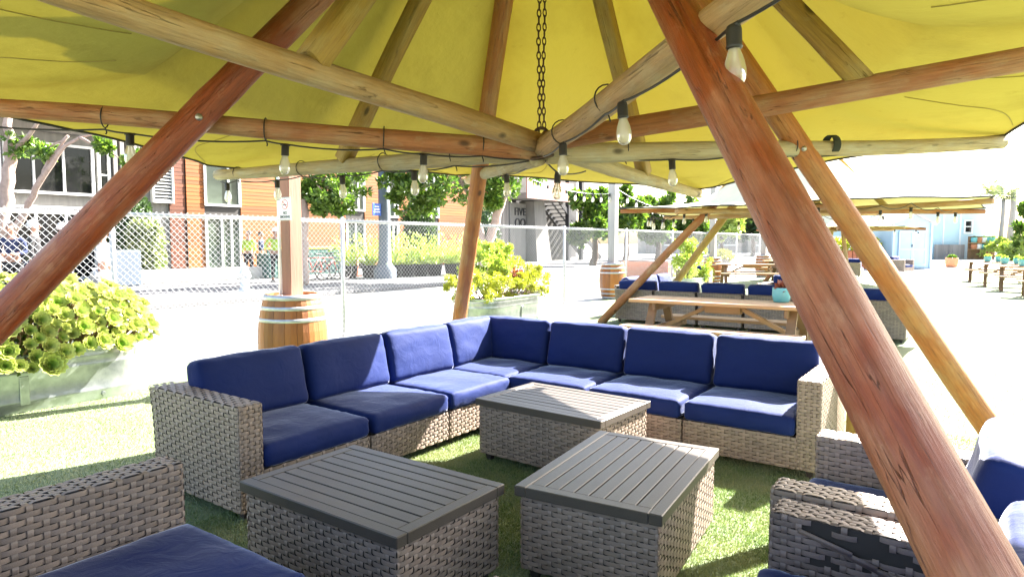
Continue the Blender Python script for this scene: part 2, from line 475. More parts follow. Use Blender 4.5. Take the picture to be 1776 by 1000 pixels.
M['bark_dark'] = pm('dark_bark', (0.13, 0.09, 0.065), (0.08, 0.055, 0.04), scale=9, rough=0.95, bmp=0.01, bscale=30)
M['palm_bark'] = pm('palm_bark', (0.36, 0.34, 0.33), (0.26, 0.24, 0.23), scale=12, rough=0.95, bmp=0.015, bscale=20, stretch=(1, 1, 3))
M['leaf_green'] = leaf_mat('leaf_green', (0.035, 0.085, 0.014), (0.16, 0.24, 0.04), 0.4, 0.35)
M['leaf_dark'] = leaf_mat('leaf_dark', (0.03, 0.06, 0.02), (0.07, 0.12, 0.04), 0.25)
M['leaf_var'] = leaf_mat('leaf_variegated', (0.09, 0.13, 0.05), (0.42, 0.44, 0.24), 0.25)
M['leaf_lime'] = leaf_mat('leaf_lime', (0.26, 0.36, 0.05), (0.48, 0.54, 0.12), 0.30, 0.5, (0.40, 0.47, 0.17))
M['leaf_yellow'] = leaf_mat('leaf_yellow', (0.30, 0.34, 0.035), (0.50, 0.47, 0.06), 0.25)
M['leaf_red'] = leaf_mat('leaf_red', (0.30, 0.06, 0.04), (0.36, 0.14, 0.08), 0.2)
def rosette_mat():
    m, nt, b, out = newmat('aeonium_leaf')
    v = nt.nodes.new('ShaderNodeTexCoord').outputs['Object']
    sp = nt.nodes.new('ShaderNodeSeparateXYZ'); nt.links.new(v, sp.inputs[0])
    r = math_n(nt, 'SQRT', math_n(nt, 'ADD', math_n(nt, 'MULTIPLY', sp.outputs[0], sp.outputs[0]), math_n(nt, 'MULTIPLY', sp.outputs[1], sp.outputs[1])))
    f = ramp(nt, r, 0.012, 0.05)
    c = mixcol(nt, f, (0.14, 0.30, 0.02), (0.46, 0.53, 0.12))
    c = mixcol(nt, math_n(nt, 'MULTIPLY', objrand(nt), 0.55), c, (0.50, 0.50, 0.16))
    nt.links.new(c, b.inputs['Base Color']); b.inputs['Roughness'].default_value = 0.38
    t = nt.nodes.new('ShaderNodeBsdfTranslucent'); nt.links.new(c, t.inputs[0])
    mx = nt.nodes.new('ShaderNodeMixShader'); mx.inputs[0].default_value = 0.22
    nt.links.new(b.outputs[0], mx.inputs[1]); nt.links.new(t.outputs[0], mx.inputs[2]); nt.links.new(mx.outputs[0], out.inputs[0])
    return m
M['rosette'] = rosette_mat()
M['stem'] = pm('succulent_stem', (0.34, 0.24, 0.12), (0.22, 0.15, 0.07), scale=20, rough=0.8)

# ================================================================== GROUND
def sheet(name, x0, x1, y0, y1, z, mat, n=1):
    mb = MB(); mb.grid(lambda u, v: (x0 + (x1 - x0) * u, y0 + (y1 - y0) * v, z), n, n)
    return struct(mb.build(name, mat))
sheet('ground', -400, 400, -400, 500, -0.012, M['concrete'])
sheet('artificial_turf', -7.9, 30, -8, 36, 0.0, M['turf'])
sheet('road', -14.6, -8.6, -60, 200, -0.006, M['concrete'])
mb = MB(); mb.box((-20.3, 60, 0.05), (11.2, 260, 0.14), bev=0.03); struct(mb.build('pavement', M['paving']))
def turf_blades():
    rng = np.random.default_rng(3)
    pts = []
    # (x0,x1,y0,y1,blades per square metre)
    for x0, x1, y0, y1, dn in ((-3.3, 0.0, 1.2, 4.6, 22000), (-6.8, -3.0, 0.3, 5.2, 5500), (-6.8, 0.8, 5.0, 9.5, 2200), (-0.9, 1.6, 3.0, 6.0, 5000)):
        n = int((x1 - x0) * (y1 - y0) * dn)
        p = rng.random((n, 2)) * (x1 - x0, y1 - y0) + (x0, y0)
        pts.append(p)
    p = np.concatenate(pts); n = len(p)
    a = rng.random(n) * 2 * np.pi; h = 0.008 + 0.010 * rng.random(n); w = 0.0017 + 0.0011 * rng.random(n)
    lx, ly = (rng.random(n) - .5) * 0.020, (rng.random(n) - .5) * 0.020
    co = np.zeros((n, 3, 3))
    co[:, 0, 0] = p[:, 0] + np.cos(a) * w; co[:, 0, 1] = p[:, 1] + np.sin(a) * w
    co[:, 1, 0] = p[:, 0] - np.cos(a) * w; co[:, 1, 1] = p[:, 1] - np.sin(a) * w
    co[:, 2, 0] = p[:, 0] + lx; co[:, 2, 1] = p[:, 1] + ly; co[:, 2, 2] = h
    me = bpy.data.meshes.new('turf_blades')
    me.vertices.add(3 * n); me.vertices.foreach_set('co', co.ravel())
    me.loops.add(3 * n); me.loops.foreach_set('vertex_index', np.arange(3 * n))
    me.polygons.add(n); me.polygons.foreach_set('loop_start', np.arange(n) * 3)
    me.materials.append(M['blade']); me.update(calc_edges=True)
    tag(link('turf_blades', me), 'short green artificial grass blades between the coffee tables', 'grass', kind='stuff')
turf_blades()

# ================================================================== POLES AND TENTS
def pole(name, p0, p1, r0, r1, mat, parent, sides=14, rings=26, seed=0, groove=0.0, knots=5, bow=0.012, square=0.0):
    p0 = Vector(p0); p1 = Vector(p1); L = (p1 - p0).length
    rnd = random.Random(seed)
    kn = [(rnd.random() * L, rnd.random() * 2 * PI) for _ in range(knots)]
    ph = rnd.random() * 6; g0 = rnd.random() * 6
    vs = []; fs = []
    for i in range(rings + 1):
        t = i / rings; z = t * L
        r = r0 + (r1 - r0) * t
        bx = bow * math.sin(PI * t + 0.0) * math.cos(ph) + 0.004 * math.sin(9 * t + ph)
        by = bow * math.sin(PI * t) * math.sin(ph) + 0.004 * math.cos(7 * t + ph)
        tw = (g0 + 0.5 * noise.noise((z * 0.9, seed, 0)) + 0.06 * noise.noise((z * 7, seed, 3))) if groove else 0.0
        for k in range(sides):
            a = 2 * PI * k / sides + tw
            rr = r * (1 + 0.035 * noise.noise((math.cos(a) * 1.4 + seed, math.sin(a) * 1.4, z * 2.2)))
            if square: rr *= 1 + square * (1 / max(abs(math.cos(a)), abs(math.sin(a))) - 1)
            for kz, ka in kn:
                dz = (z - kz) / 0.05; da = math.atan2(math.sin(a - ka), math.cos(a - ka)) / 0.5
                q = dz * dz + da * da
                if q < 4: rr += r * 0.07 * math.exp(-q)
            if groove and k == 0:
                rr -= 2.2 * groove * r * min(1, max(0.0, noise.noise((z * 0.8, seed, 9)) + 0.8))
            vs.append((bx + math.cos(a) * rr, by + math.sin(a) * rr, z))
    for i in range(rings):
        for k in range(sides):
            k2 = (k + 1) % sides
            fs.append((i * sides + k, i * sides + k2, (i + 1) * sides + k2, (i + 1) * sides + k))
    fs.append(tuple(range(sides - 1, -1, -1))); fs.append(tuple(rings * sides + k for k in range(sides)))
    mb = MB(); mb.add(vs, fs)
    me = mb.mesh(name, mat)
    sm = [True] * (len(fs) - 2) + [False, False]
    me.polygons.foreach_set('use_smooth', sm)
    o = link(name, me, parent, p0)
    q = Vector((0, 0, 1)).rotation_difference((p1 - p0).normalized())
    o.rotation_euler = q.to_euler()
    return o

def make_tent(name, label, c, hubz, arms, legs, apex, armlen, kneer, mats, seed=0, fine=True, cloth='canopy'):
    """arms: list of (azimuth deg, tip z); legs: (azimuth deg, foot radius, apex offset)"""
    t = thing(name, label, 'tent', c)
    C3 = Vector(c)
    tips = []
    for k, (az, tz) in enumerate(arms):
        a = R(az); d = Vector((math.cos(a), math.sin(a), 0))
        tip = d * armlen + Vector((0, 0, tz)); tips.append((d, tz))
        dz = (0.028, -0.012, 0.0, -0.03, 0.02, -0.02, 0.03, 0.0)[k % 8]
        p0 = d * 0.03 + Vector((0, 0, hubz + dz))
        pole('arm', p0, tip, 0.052, 0.038, mats['arms'][k % len(mats['arms'])], t, 14 if fine else 8, 24 if fine else 4, seed + k, 0, 6, 0.01)
    ap = Vector((0, 0, apex))
    for k, (az, rf, off) in enumerate(legs):
        lr = (1.0, .92, .95, 1.02)[k] if fine else 1.0
        a = R(az); top = ap + Vector(off)
        foot = Vector((math.cos(a) * rf, math.sin(a) * rf, 0.0))
        dv = (top - foot).normalized()
        pole('leg', foot - dv * 0.02, top + dv * 0.22, (0.076 if k != 3 or not fine else .054) * lr, (0.060 if k != 3 or not fine else .052) * lr, mats['legs'][k % len(mats['legs'])], t, 56 if fine else 10, 60 if fine else 6, seed + 20 + k, 0.07 if fine else 0, 12, 0.0 if (fine and k in (0, 3)) else 0.02)
    for k in range(0, 8, 2):
        d, tz = tips[k]
        zk = hubz + (tz - hubz) * kneer / armlen
        p1 = d * kneer + Vector((0, 0, zk + 0.03)); p0 = d * 0.10 + Vector((0, 0, apex - 0.02))
        pole('strut', p1, p0, 0.044, 0.044, mats['strut'], t, 16, 16 if fine else 3, seed + 40 + k, 0, 4, 0.004, 0.75)
    # canopy: eight gores between curved ridges
    NS = 40 if fine else 12; NW = 16 if fine else 5
    def ridge(k, s):
        d, tz = tips[k % 8]
        kn = 1.45 if not fine else (1.70, 1.85, 1.70, 1.85, 1.65, 1.65, 1.65, 1.70)[k % 8]
        kz = hubz + (tz - hubz) * kn / armlen + 0.10
        P0 = Vector((0.52 * kn / kneer, 0, apex - 0.52)); P1 = Vector((kn, 0, kz)); P2 = Vector((armlen + 0.01, 0, tz + 0.045))
        b = (1 - s) ** 3 * P0 + 3 * (1 - s) ** 2 * s * P1 + 3 * (1 - s) * s * s * P1 + s ** 3 * P2
        b = b * 0.6 + 0.4 * (P0.lerp(P1, s * 2) if s < 0.5 else P1.lerp(P2, s * 2 - 1)) + Vector((0, 0, 0.012))
        return d * b.x + Vector((0, 0, b.z))
    def surf(k, w, s):
        p = ridge(k, s).lerp(ridge(k + 1, s), w)
        q = 4 * w * (1 - w)
        f = 1 - 0.035 * q * s ** 3
        wr = noise.noise((k * 3.1 + w * 2.0, s * 3.0, seed)) * 0.03 * q * s + noise.noise((k * 3.1 + w * 9.0, s * 11.0, seed + 4.0)) * 0.006 * s
        # folds radiating from each tip
        wr += 0.010 * math.sin(w * 16 + k) * max(0, s - 0.65) * (1 - q) * 3
        return Vector((p.x * f, p.y * f, p.z - 0.02 * q * s * (1 - s) * 3 + wr))
    vs = []; fs = []
    cols = 8 * NW
    for j in range(NS + 1):
        for i in range(cols):
            vs.append(surf(i // NW, (i % NW) / NW, j / NS))
    for j in range(NS):
        for i in range(cols):
            i2 = (i + 1) % cols
            fs.append((j * cols + i, j * cols + i2, (j + 1) * cols + i2, (j + 1) * cols + i))
    vs.append(Vector((0, 0, apex - 0.40))); fs += [(i, len(vs) - 1, (i + 1) % cols) for i in range(cols)]
    mb = MB(); mb.add(vs, fs)
    can = mb.build('canopy', M[cloth], t, True)
    edge = [vs[NS * cols + i] for i in range(cols)] + [vs[NS * cols]]
    mb = MB(); mb.tube([e + Vector((0, 0, -0.004)) for e in edge], 0.008 if fine else 0.012, 6, False)
    mb.build('hem', M['hem'], can)
    if fine:
        for k in range(8):
            for w0, s0, s1 in ((0.30, 0.62, 0.985), (0.70, 0.62, 0.985)):
                mb = MB()
                pts = []
                for j in range(19):
                    s = s0 + (s1 - s0) * j / 18
                    ww = w0 + (0.5 - w0) * 1.1 * (1 - s) if w0 < 0.5 else w0 - (w0 - 0.5) * 1.1 * (1 - s)
                    if s > 0.8: ww = ww + ((0 if w0 < 0.5 else 1) - ww) * ((s - 0.8) / 0.2) ** 2 * 0.8
                    pts.append(surf(k, ww, s) + Vector((0, 0, -0.004)))
                mb.tube(pts, 0.0022, 5, False)
                mb.build('seam', M['seam'], can)
    return t, tips, surf

TC = Vector((-1.856, 2.852, 0)); HUBZ = 1.93; ARML = 2.8
ARMS = [(272, 2.085), (227, 2.05), (181.6, 1.96), (136.8, 2.025), (93.5, 1.873), (46.85, 2.045), (2, 2.13), (-43, 2.05)]
LEGS = [(232, 3.4, (0, .1, .1)), (138, 3.7, (-.1, .1, 0)), (47.5, 3.12, (.03, .02, 0)), (-44.5, 3.6, (0, 0, .03))]
mats1 = dict(arms=[M['pole_tan'], M['pole_brown'], M['pole_pale'], M['pole_pale'], M['pole_pale'], M['pole_pale'], M['pole_brown'], M['pole_tan']],
             legs=[M['pole_red'], M['pole_orange'], M['pole_orange'], M['pole_red']], strut=M['pole_gold'])
tent, TIPS, SURF = make_tent('pole_tent', 'large yellow canvas pole tent overhead covering the near sofa and coffee tables', TC, HUBZ, ARMS, LEGS, 3.76, ARML, 1.45, mats1, 3)
def arm_pt(k, r):   # k = 1..8, local to the tent
    az, tz = ARMS[k - 1]; a = R(az)
    return Vector((math.cos(a) * r, math.sin(a) * r, HUBZ + (tz - HUBZ) * r / ARML))
def arm_dir(k): return (arm_pt(k, 2) - arm_pt(k, 1)).normalized()
# chain from the crossing of the legs down to the hub: two hanging strands of links
mb = MB(); mb.torus((0, 0, 0), 0.0095, 0.0032, 10, 5, sy=2.0)
lm = mb.mesh('link', M['chain'], True)
mb = MB(); mb.torus((0, 0, 0), 0.05, 0.009, 18, 6, Matrix.Rotation(PI / 2, 3, 'X'))
chain = mb.build('chain', M['chain'], tent, True, (0, 0, 1.985))
for s_, x in ((0, -0.010), (1, 0.012)):
    for i in range(50):
        z = 0.03 + i * 0.0345
        o = link('link', lm, chain)
        o.location = (x + 0.004 * math.sin(i * .35 + s_ * 2), 0.01 * s_, z)
        o.rotation_euler = (PI / 2, 0, YAW + (0.15 if i % 2 else PI / 2 - 0.2) + s_ * .3)
# chain wound round the hub, bolts, straps, knots of cord
mb = MB(); mb.torus((0, 0, HUBZ + 0.01), 0.075, 0.012, 20, 6); mb.torus((0.01, 0, HUBZ - 0.035), 0.06, 0.010, 20, 6, Matrix.Rotation(0.3, 3, 'X'))
mb.build('hub_lashing', M['chain'], tent, True)
def bolt_at(p, side):
    Mq = Vector((0, 0, 1)).rotation_difference(side).to_matrix()
    mb = MB(); mb.lathe([(0.0, 0.012), (0.010, 0.011), (0.015, 0.005), (0.016, -0.004), (0.0, -0.004)], 12, M=Mq)
    mb.build('bolt', M['steel'], tent, True, p)
for li, zb_ in ((0, 2.01), (1, 1.985), (2, 1.99)):
    az, rf, off = LEGS[li]; a = R(az); top = Vector((0, 0, 3.76)) + Vector(off); foot = Vector((math.cos(a) * rf, math.sin(a) * rf, 0))
    p = foot.lerp(top, zb_ / top.z); d = (CAM - TC - p).normalized(); ax = (top - foot).normalized(); d = (d - ax * d.dot(ax)).normalized()
    bolt_at(p + d * 0.072 * (1.0, .92, .95)[li], d)
def tie_ring(k, r, parent, rr=0.052, mat='black', wid=0.004):
    q = Vector((0, 0, 1)).rotation_difference(arm_dir(k)).to_matrix()
    mb = MB(); mb.torus((0, 0, 0), rr, wid, 18, 5, q)
    mb.tube([Vector((0, 0, -rr)), Vector((0.006, 0.004, -rr - 0.022)), Vector((0.012, -0.004, -rr - 0.03))], 0.003, 5)
    return mb.build('cable_tie' if mat == 'black' else 'strap', M[mat], parent, True, arm_pt(k, r))
q6 = Vector((0, 0, 1)).rotation_difference(arm_dir(6)).to_matrix()
mb = MB(); mb.lathe([(0.052, -0.024), (0.054, -0.02), (0.054, 0.02), (0.052, 0.024)], 18, M=q6)
mb.build('strap', M['strap'], tent, True, arm_pt(6, 1.66))

# ---- string lights tied under the arms
def bulb_proto():
    b = MB(); b.lathe([(0.0, 0.0), (0.010, 0.0), (0.0155, -0.004), (0.0175, -0.012), (0.0175, -0.046), (0.019, -0.050), (0.016, -0.054), (0.0, -0.054)], 14)
    b.tube([Vector((-0.022, 0, -0.003)), Vector((0.022, 0, -0.003))], 0.006, 6)
    sock = b.mesh('socket', M['black'], True)
    g = MB()
    prof = [(0.0125, -0.052), (0.0135, -0.058), (0.017, -0.068), (0.0215, -0.082), (0.0245, -0.098), (0.0250, -0.110), (0.0225, -0.123), (0.0165, -0.134), (0.008, -0.1395), (0.0005, -0.141)]
    g.lathe(prof, 18)
    gl = g.mesh('glass', M['bulb'], True)
    s = MB(); s.tube([(0, 0, -0.052), (0, 0, -0.085)], [0.005, 0.003], 6)
    for i in range(6):
        a = i * PI / 3
        s.tube([(0.004 * math.cos(a), 0.004 * math.sin(a), -0.082), (0.011 * math.cos(a), 0.011 * math.sin(a), -0.103), (0.006 * math.cos(a + .5), 0.006 * math.sin(a + .5), -0.122)], 0.0011, 4)
    st = s.mesh('filament', M['filament'], True)
    return sock, gl, st
SOCK, GLASS, FIL = bulb_proto()
def add_bulb(parent, p, rz=0.0, tilt=(0, 0), sc_=1.0):
    b = link('light_bulb', GLASS, parent, p, (tilt[0], tilt[1], rz)); b.scale = (sc_,) * 3
    link('socket', SOCK, b); link('filament', FIL, b)
    return b
def r_for_px(k, x, dz=-0.06):
    best = (1e9, 0)
    for i in range(2, 280):
        p = TC + arm_pt(k, i * .01) + Vector((0, 0, dz)); u = px(p)
        if u[2] > .3 and abs(u[0] - x) < best[0]: best = (abs(u[0] - x), i * .01)
    return best[1]
def string_lights(label, k, xs, r_ends, drop, ties):
    o = thing('string_lights', label, 'lights', TC, 0, 'bulb strings tied to the tent arms')
    pts = []
    rs = sorted([r_for_px(k, x) for x in xs])
    side = arm_dir(k).cross(Vector((0, 0, 1)))
    d = (Vector((0, 0, CAMH)) - TC - arm_pt(k, 1)); side = side if side.dot(d) > 0 else -side
    evs = [(r, 'b') for r in rs] + [(r, 't') for r in ties] + [(r_ends[0], 't'), (r_ends[1], 't')]
    for r, kind in sorted(evs):
        p = arm_pt(k, r)
        if kind == 't':
            p = p + Vector((0, 0, -0.056)) + side * 0.012
            if r in ties: tie_ring(k, r, o, 0.052 - 0.014 * r / ARML + 0.004, wid=0.003)
        else:
            p = p + Vector((0, 0, -0.056 - drop)) + side * 0.03
            add_bulb(o, p, math.atan2(arm_dir(k).y, arm_dir(k).x), (random.uniform(-.06, .06), random.uniform(-.06, .06)))
        pts.append(p)
    fine = []
    for a, b in zip(pts, pts[1:]):
        n = 8; L = (b - a).length
        for i in range(n):
            t = i / n
            fine.append(a.lerp(b, t) + Vector((0, 0, -0.05 * L * 4 * t * (1 - t) * 0.6)))
    fine.append(pts[-1])
    mb = MB(); mb.tube(fine, 0.0042, 6); mb.build('cable', M['black'], o, True)
    return o
string_lights('black string of three clear bulbs under the long brown arm at upper left', 2, (230, 497, 733), (0.06, 2.75), 0.012, (2.0, 1.32, 0.78, .3))
string_lights('black string of four clear bulbs under the pale arm above the wooden post', 3, (400, 487, 600, 724), (0.06, 2.75), 0.015, (2.55, 1.85, 1.1, .55))
string_lights('short black string with one clear bulb beside the hub above the fence', 4, (887,), (0.05, 1.0), 0.02, ())
string_lights('short black string with one clear bulb low beneath the tent hub', 5, (959,), (0.03, 0.5), 0.05, ())
string_lights('black string of three clear bulbs under the thick arm reaching over the camera', 8, (988, 1093, 1293), (0.12, 2.3), 0.01, (1.0, .42))
string_lights('black string with one clear bulb under the far right arm', 6, (1161,), (0.1, 1.7), 0.01, (.45, 1.05, 1.42))

# ================================================================== WICKER FURNITURE
def weave(mb, f, n, W, H, rh=0.0212, p=0.045, w=0.0185, skip=None, thick=0.0052):
    Rn = max(1, round(H / rh)); rh = H / Rn
    K = max(1, round(W / p)); p = W / K
    n = Vector(n)
    rnd = random.Random(int(W * 1000 + H * 77))
    for r in range(Rn):
        v0 = r * rh + 0.0014; v1 = (r + 1) * rh - 0.0014
        for k in range(0, K + 1):
            uc = k * p
            jit = rnd.uniform(-0.0007, 0.0007)
            if skip and skip(uc, (v0 + v1) / 2): continue
            if (k + r) % 2 == 0:
                u0 = max(0, uc - p + w * 0.45); u1 = min(W, uc + p - w * 0.45)
                if u1 - u0 < 0.004: continue
                L = u1 - u0
                us = (u0, u0 + L * .22, u1 - L * .22, u1); zu = (-0.0012, thick, thick, -0.0012)
                vv = (v0, (v0 + v1) / 2, v1); zv = (-0.0014, 0, -0.0014)
                vs = [f(u, v + jit) + n * (zu[i] + zv[j]) for j, v in enumerate(vv) for i, u in enumerate(us)]
                fs = [(j * 4 + i, j * 4 + i + 1, (j + 1) * 4 + i + 1, (j + 1) * 4 + i) for j in range(2) for i in range(3)]
            else:
                u0 = max(0, uc - w / 2); u1 = min(W, uc + w / 2)
                if u1 - u0 < 0.003: continue
                a = max(0, v0 - rh * .28); b = min(H, v1 + rh * .28); L = b - a
                vv = (a, a + L * .25, b - L * .25, b); zv = (-0.0012, thick * .9, thick * .9, -0.0012)
                us = (u0, (u0 + u1) / 2, u1); zu = (-0.001, 0, -0.001)
                vs = [f(u, v) + n * (zu[i] + zv[j]) for j, v in enumerate(vv) for i, u in enumerate(us)]
                fs = [(j * 3 + i, j * 3 + i + 1, (j + 1) * 3 + i + 1, (j + 1) * 3 + i) for j in range(3) for i in range(2)]
            mb.add(vs, fs)
def flat(o, u, v):
    o = Vector(o); u = Vector(u).normalized(); v = Vector(v).normalized()
    return (lambda a, b: o + u * a + v * b), u.cross(v)

def cushion_mesh(name, w, d, h, puff=0.03, r=0.045, seed=0, n=22, front=0.0):
    hx, hy, hz = w / 2, d / 2, h / 2
    vs = []; fs = []; idx = {}
    nx, ny, nz = n, n, 6
    def pt(x, y, z):
        p = Vector((x * hx, y * hy, z * hz)); q = Vector([max(-a + r, min(a - r, c)) for a, c in zip((hx, hy, hz), p)])
        dlt = p - q
        if dlt.length > 1e-6: p = q + dlt.normalized() * r
        ex = max(0, 1 - x ** 4); ey = max(0, 1 - y ** 4)
        s = math.copysign(1, z) * min(1, abs(z) * 1.5)
        p.z += s * puff * ex * ey * (0.45 if z < 0 else 1)
        p.y += puff * 0.5 * y * (1 - z * z) * (1 - x * x) * (1 - abs(z)) * 1.2
        nn = noise.noise((x * 1.9 + seed, y * 1.9, z + seed * .3)) * 0.010
        # gathers running in from the seams
        e = max(abs(x), abs(y))
        gat = max(0, (e - 0.62) / 0.38)
        along = (y * hy if abs(x) > abs(y) else x * hx)
        g = noise.noise((along * 26, seed * 2.0, 1.0 + e)) * 0.0065 * gat * (1 if abs(z) > .3 else 0.4)
        p.z += s * (nn * ex * ey + g)
        p.x += noise.noise((y * 2, z * 2, seed + 5)) * 0.006; p.y += noise.noise((x * 3, z * 2, seed + 9)) * 0.008
        return p
    def vid(i, j, k):
        key = (i, j, k)
        if key not in idx:
            def m(t): return math.copysign(1 - (1 - abs(t)) ** 1.35, t)
            idx[key] = len(vs); vs.append(pt(m(2 * i / nx - 1), m(2 * j / ny - 1), 2 * k / nz - 1))
        return idx[key]
    for i in range(nx):
        for j in range(ny):
            fs.append((vid(i, j, nz), vid(i + 1, j, nz), vid(i + 1, j + 1, nz), vid(i, j + 1, nz)))
            fs.append((vid(i, j, 0), vid(i, j + 1, 0), vid(i + 1, j + 1, 0), vid(i + 1, j, 0)))
    for k in range(nz):
        for i in range(nx):
            fs.append((vid(i, 0, k), vid(i + 1, 0, k), vid(i + 1, 0, k + 1), vid(i, 0, k + 1)))
            fs.append((vid(i, ny, k), vid(i, ny, k + 1), vid(i + 1, ny, k + 1), vid(i + 1, ny, k)))
        for j in range(ny):
            fs.append((vid(0, j, k), vid(0, j, k + 1), vid(0, j + 1, k + 1), vid(0, j + 1, k)))
            fs.append((vid(nx, j, k), vid(nx, j + 1, k), vid(nx, j + 1, k + 1), vid(nx, j, k + 1)))
    mb = MB(); mb.add(vs, fs)
    return mb.mesh(name, M['navy'], True)

DEP = 0.87; SEATZ = 0.255; ARMZ = 0.615; AW = 0.135
def section(name, label, w, arms='', corner=False, seats=None, worn=False, cushions=True, group=None, seed=0, backz=0.60, DEP=0.87, ARMZ=0.615):
    """woven seat section, front towards local -Y, centred on its footprint; w is the seat width without arms"""
    t = thing(name, label, 'sofa' if group != 'armchairs' else 'armchair', group=group)
    wm = M['weave_worn'] if worn else M['weave']
    y0, y1 = -DEP / 2, DEP / 2
    xl, xr = -w / 2, w / 2
    X0 = xl - (AW if 'l' in arms else 0); X1 = xr + (AW if 'r' in arms else 0)
    g = 0.006
    fr = MB()   # dark inner shell the strands are woven over
    bl_, br_ = (xl - .03 if 'l' in arms else xl + g), (xr + .03 if 'r' in arms else xr - g)
    fr.box(((bl_ + br_) / 2, (y0 + y1) / 2, (0.055 + SEATZ) / 2), (br_ - bl_, DEP - 2.6 * g, SEATZ - 0.057))
    fr.box((0, y1 - 0.055, (SEATZ + backz) / 2), (w - 2 * g, 0.10, backz - SEATZ - g))
    if corner: fr.box((xl + 0.055, -0.05, (SEATZ + backz) / 2), (0.10 - 2 * g, DEP - 0.12, backz - SEATZ - g))
    for s_, xa in (('l', xl - AW / 2), ('r', xr + AW / 2)):
        if s_ in arms: fr.box((xa, 0, (0.055 + ARMZ) / 2), (AW - 2 * g, DEP - 2 * g, ARMZ - 0.055 - g))
    fr.build('frame', M['weave_back'], t)
    flare = lambda z: 0.05 * max(0, (z - 0.2) / 0.42) ** 2
    wv = MB()
    def pan(o, u, v, W, H, **k):
        f, n = flat(o, u, v); weave(wv, f, n, W, H, **k)
    pan((xl, y0, 0.055), (1, 0, 0), (0, 0, 1), w, SEATZ - 0.055)              # front apron
    # outer back, flaring outwards to the top
    weave(wv, lambda a, b: Vector((X1 - a, y1 + flare(0.055 + b), 0.055 + b)), (0, 1, 0), X1 - X0, backz - 0.055)
    weave(wv, lambda a, b: Vector((X0 + a, y1 - 0.11 + b * (1 + 0.05 / 0.11), backz)), (0, 0, 1), X1 - X0, 0.11)   # back top
    pan((xl, y1 - 0.11, SEATZ), (1, 0, 0), (0, 0, 1), w, backz - SEATZ)      # inner back
    if corner:
        weave(wv, lambda a, b: Vector((xl - flare(0.055 + b), y1 - a, 0.055 + b)), (-1, 0, 0), DEP, backz - 0.055)
        weave(wv, lambda a, b: Vector((xl + 0.11 - b * 1.45, y0 + a, backz)), (0, 0, 1), DEP, 0.11)
        pan((xl + 0.11, y0, SEATZ), (0, 1, 0), (0, 0, 1), DEP, backz - SEATZ)
    elif 'l' not in arms: pan((xl, y1, 0.055), (0, -1, 0), (0, 0, 1), DEP, SEATZ - 0.055)
    if 'r' not in arms: pan((xr, y0, 0.055), (0, 1, 0), (0, 0, 1), DEP, SEATZ - 0.055)
    H = ARMZ - 0.055
    dmg = None
    if worn:
        def dmg(u, v):
            return 0.10 < u < 0.42 and v > 0.16 and noise.noise((u * 9, v * 22, 4.0)) > -0.02 and v < 0.30
    for s_ in arms:
        sg = -1 if s_ == 'l' else 1
        xo = xl - AW if s_ == 'l' else xr + AW; xi = xl if s_ == 'l' else xr
        def prof(a, b, x, rev):     # side panel; its rear edge follows the flare of the back
            L = DEP + flare(0.055 + b)
            return Vector((x, (y0 + a * L / DEP) if not rev else (y0 + L - a * L / DEP), 0.055 + b))
        weave(wv, lambda a, b: prof(a, b, xo, s_ == 'l'), (sg, 0, 0), DEP, H)
        Hi = ARMZ - SEATZ
        if s_ == 'l':
            f, n = flat((xi, y0, SEATZ), (0, 1, 0), (0, 0, 1))
        else:
            f, n = flat((xi, y1 - 0.11, SEATZ), (0, -1, 0), (0, 0, 1))
        weave(wv, f, n, DEP - 0.11, Hi, skip=(lambda u, v: dmg(u, v)) if (dmg and s_ == 'l') else ((lambda u, v: dmg(DEP - 0.11 - u, v)) if dmg else None))
        pan((min(xo, xi), y0, 0.055), (1, 0, 0), (0, 0, 1), AW, H, p=0.033)                # arm front
        weave(wv, lambda a, b: Vector((min(xo, xi) + b, y0 + a * (DEP + 0.05) / DEP, ARMZ)), (0, 0, 1), DEP, AW, rh=0.022)
    if worn:
        for q in range(5):
            yy = y0 + 0.12 + q * .07
            wv.bar((xl + 0.008, yy - .03, SEATZ + 0.27 - q * .022), (xl + 0.018, yy + 0.13, SEATZ + 0.235 - q * .018 - .008 * (q % 3)), 0.003, 0.016, (0, 0, 1))
    wo_ = wv.build('wicker_weave', wm, t, True); wo_['kind'] = 'stuff'
    for fx in (X0 + 0.06, X1 - 0.06):
        for fy in (y0 + 0.06, y1 - 0.06):
            mb = MB(); mb.lathe([(0.0, 0.0), (0.022, 0.0), (0.034, 0.058), (0.0, 0.058)], 4, (0, 0, 0), PI / 4, 2 * PI + PI / 4)
            mb.build('foot', M['foot'], t, loc=(fx, fy, 0))
    ns = seats or 1
    if cushions:
        sw = (w - (0.11 if corner else 0)) / ns
        for i in range(ns):
            cx = xl + (0.11 if corner else 0) + sw * (i + .5)
            sd = DEP - 0.10
            key = ('seat', round(sw, 2), round(sd, 2), seed + i)
            if key not in CUSH: CUSH[key] = cushion_mesh('seat_cushion', sw - 0.012, sd, 0.125, 0.014, 0.03, seed + i)
            link('seat_cushion', CUSH[key], t, (cx, y0 - 0.02 + sd / 2, SEATZ + 0.066), (0, 0, random.uniform(-.008, .008)))
            bw = sw - 0.0
            key = ('back', round(bw, 2), seed + i)
            if key not in CUSH: CUSH[key] = cushion_mesh('back_cushion', bw - 0.008, 0.39, 0.15, 0.022, 0.038, seed + i + 11)
            link('back_cushion', CUSH[key], t, (cx, y1 - 0.20, SEATZ + 0.125 + 0.188), (R(90 - 13), 0, random.uniform(-.02, .02)))
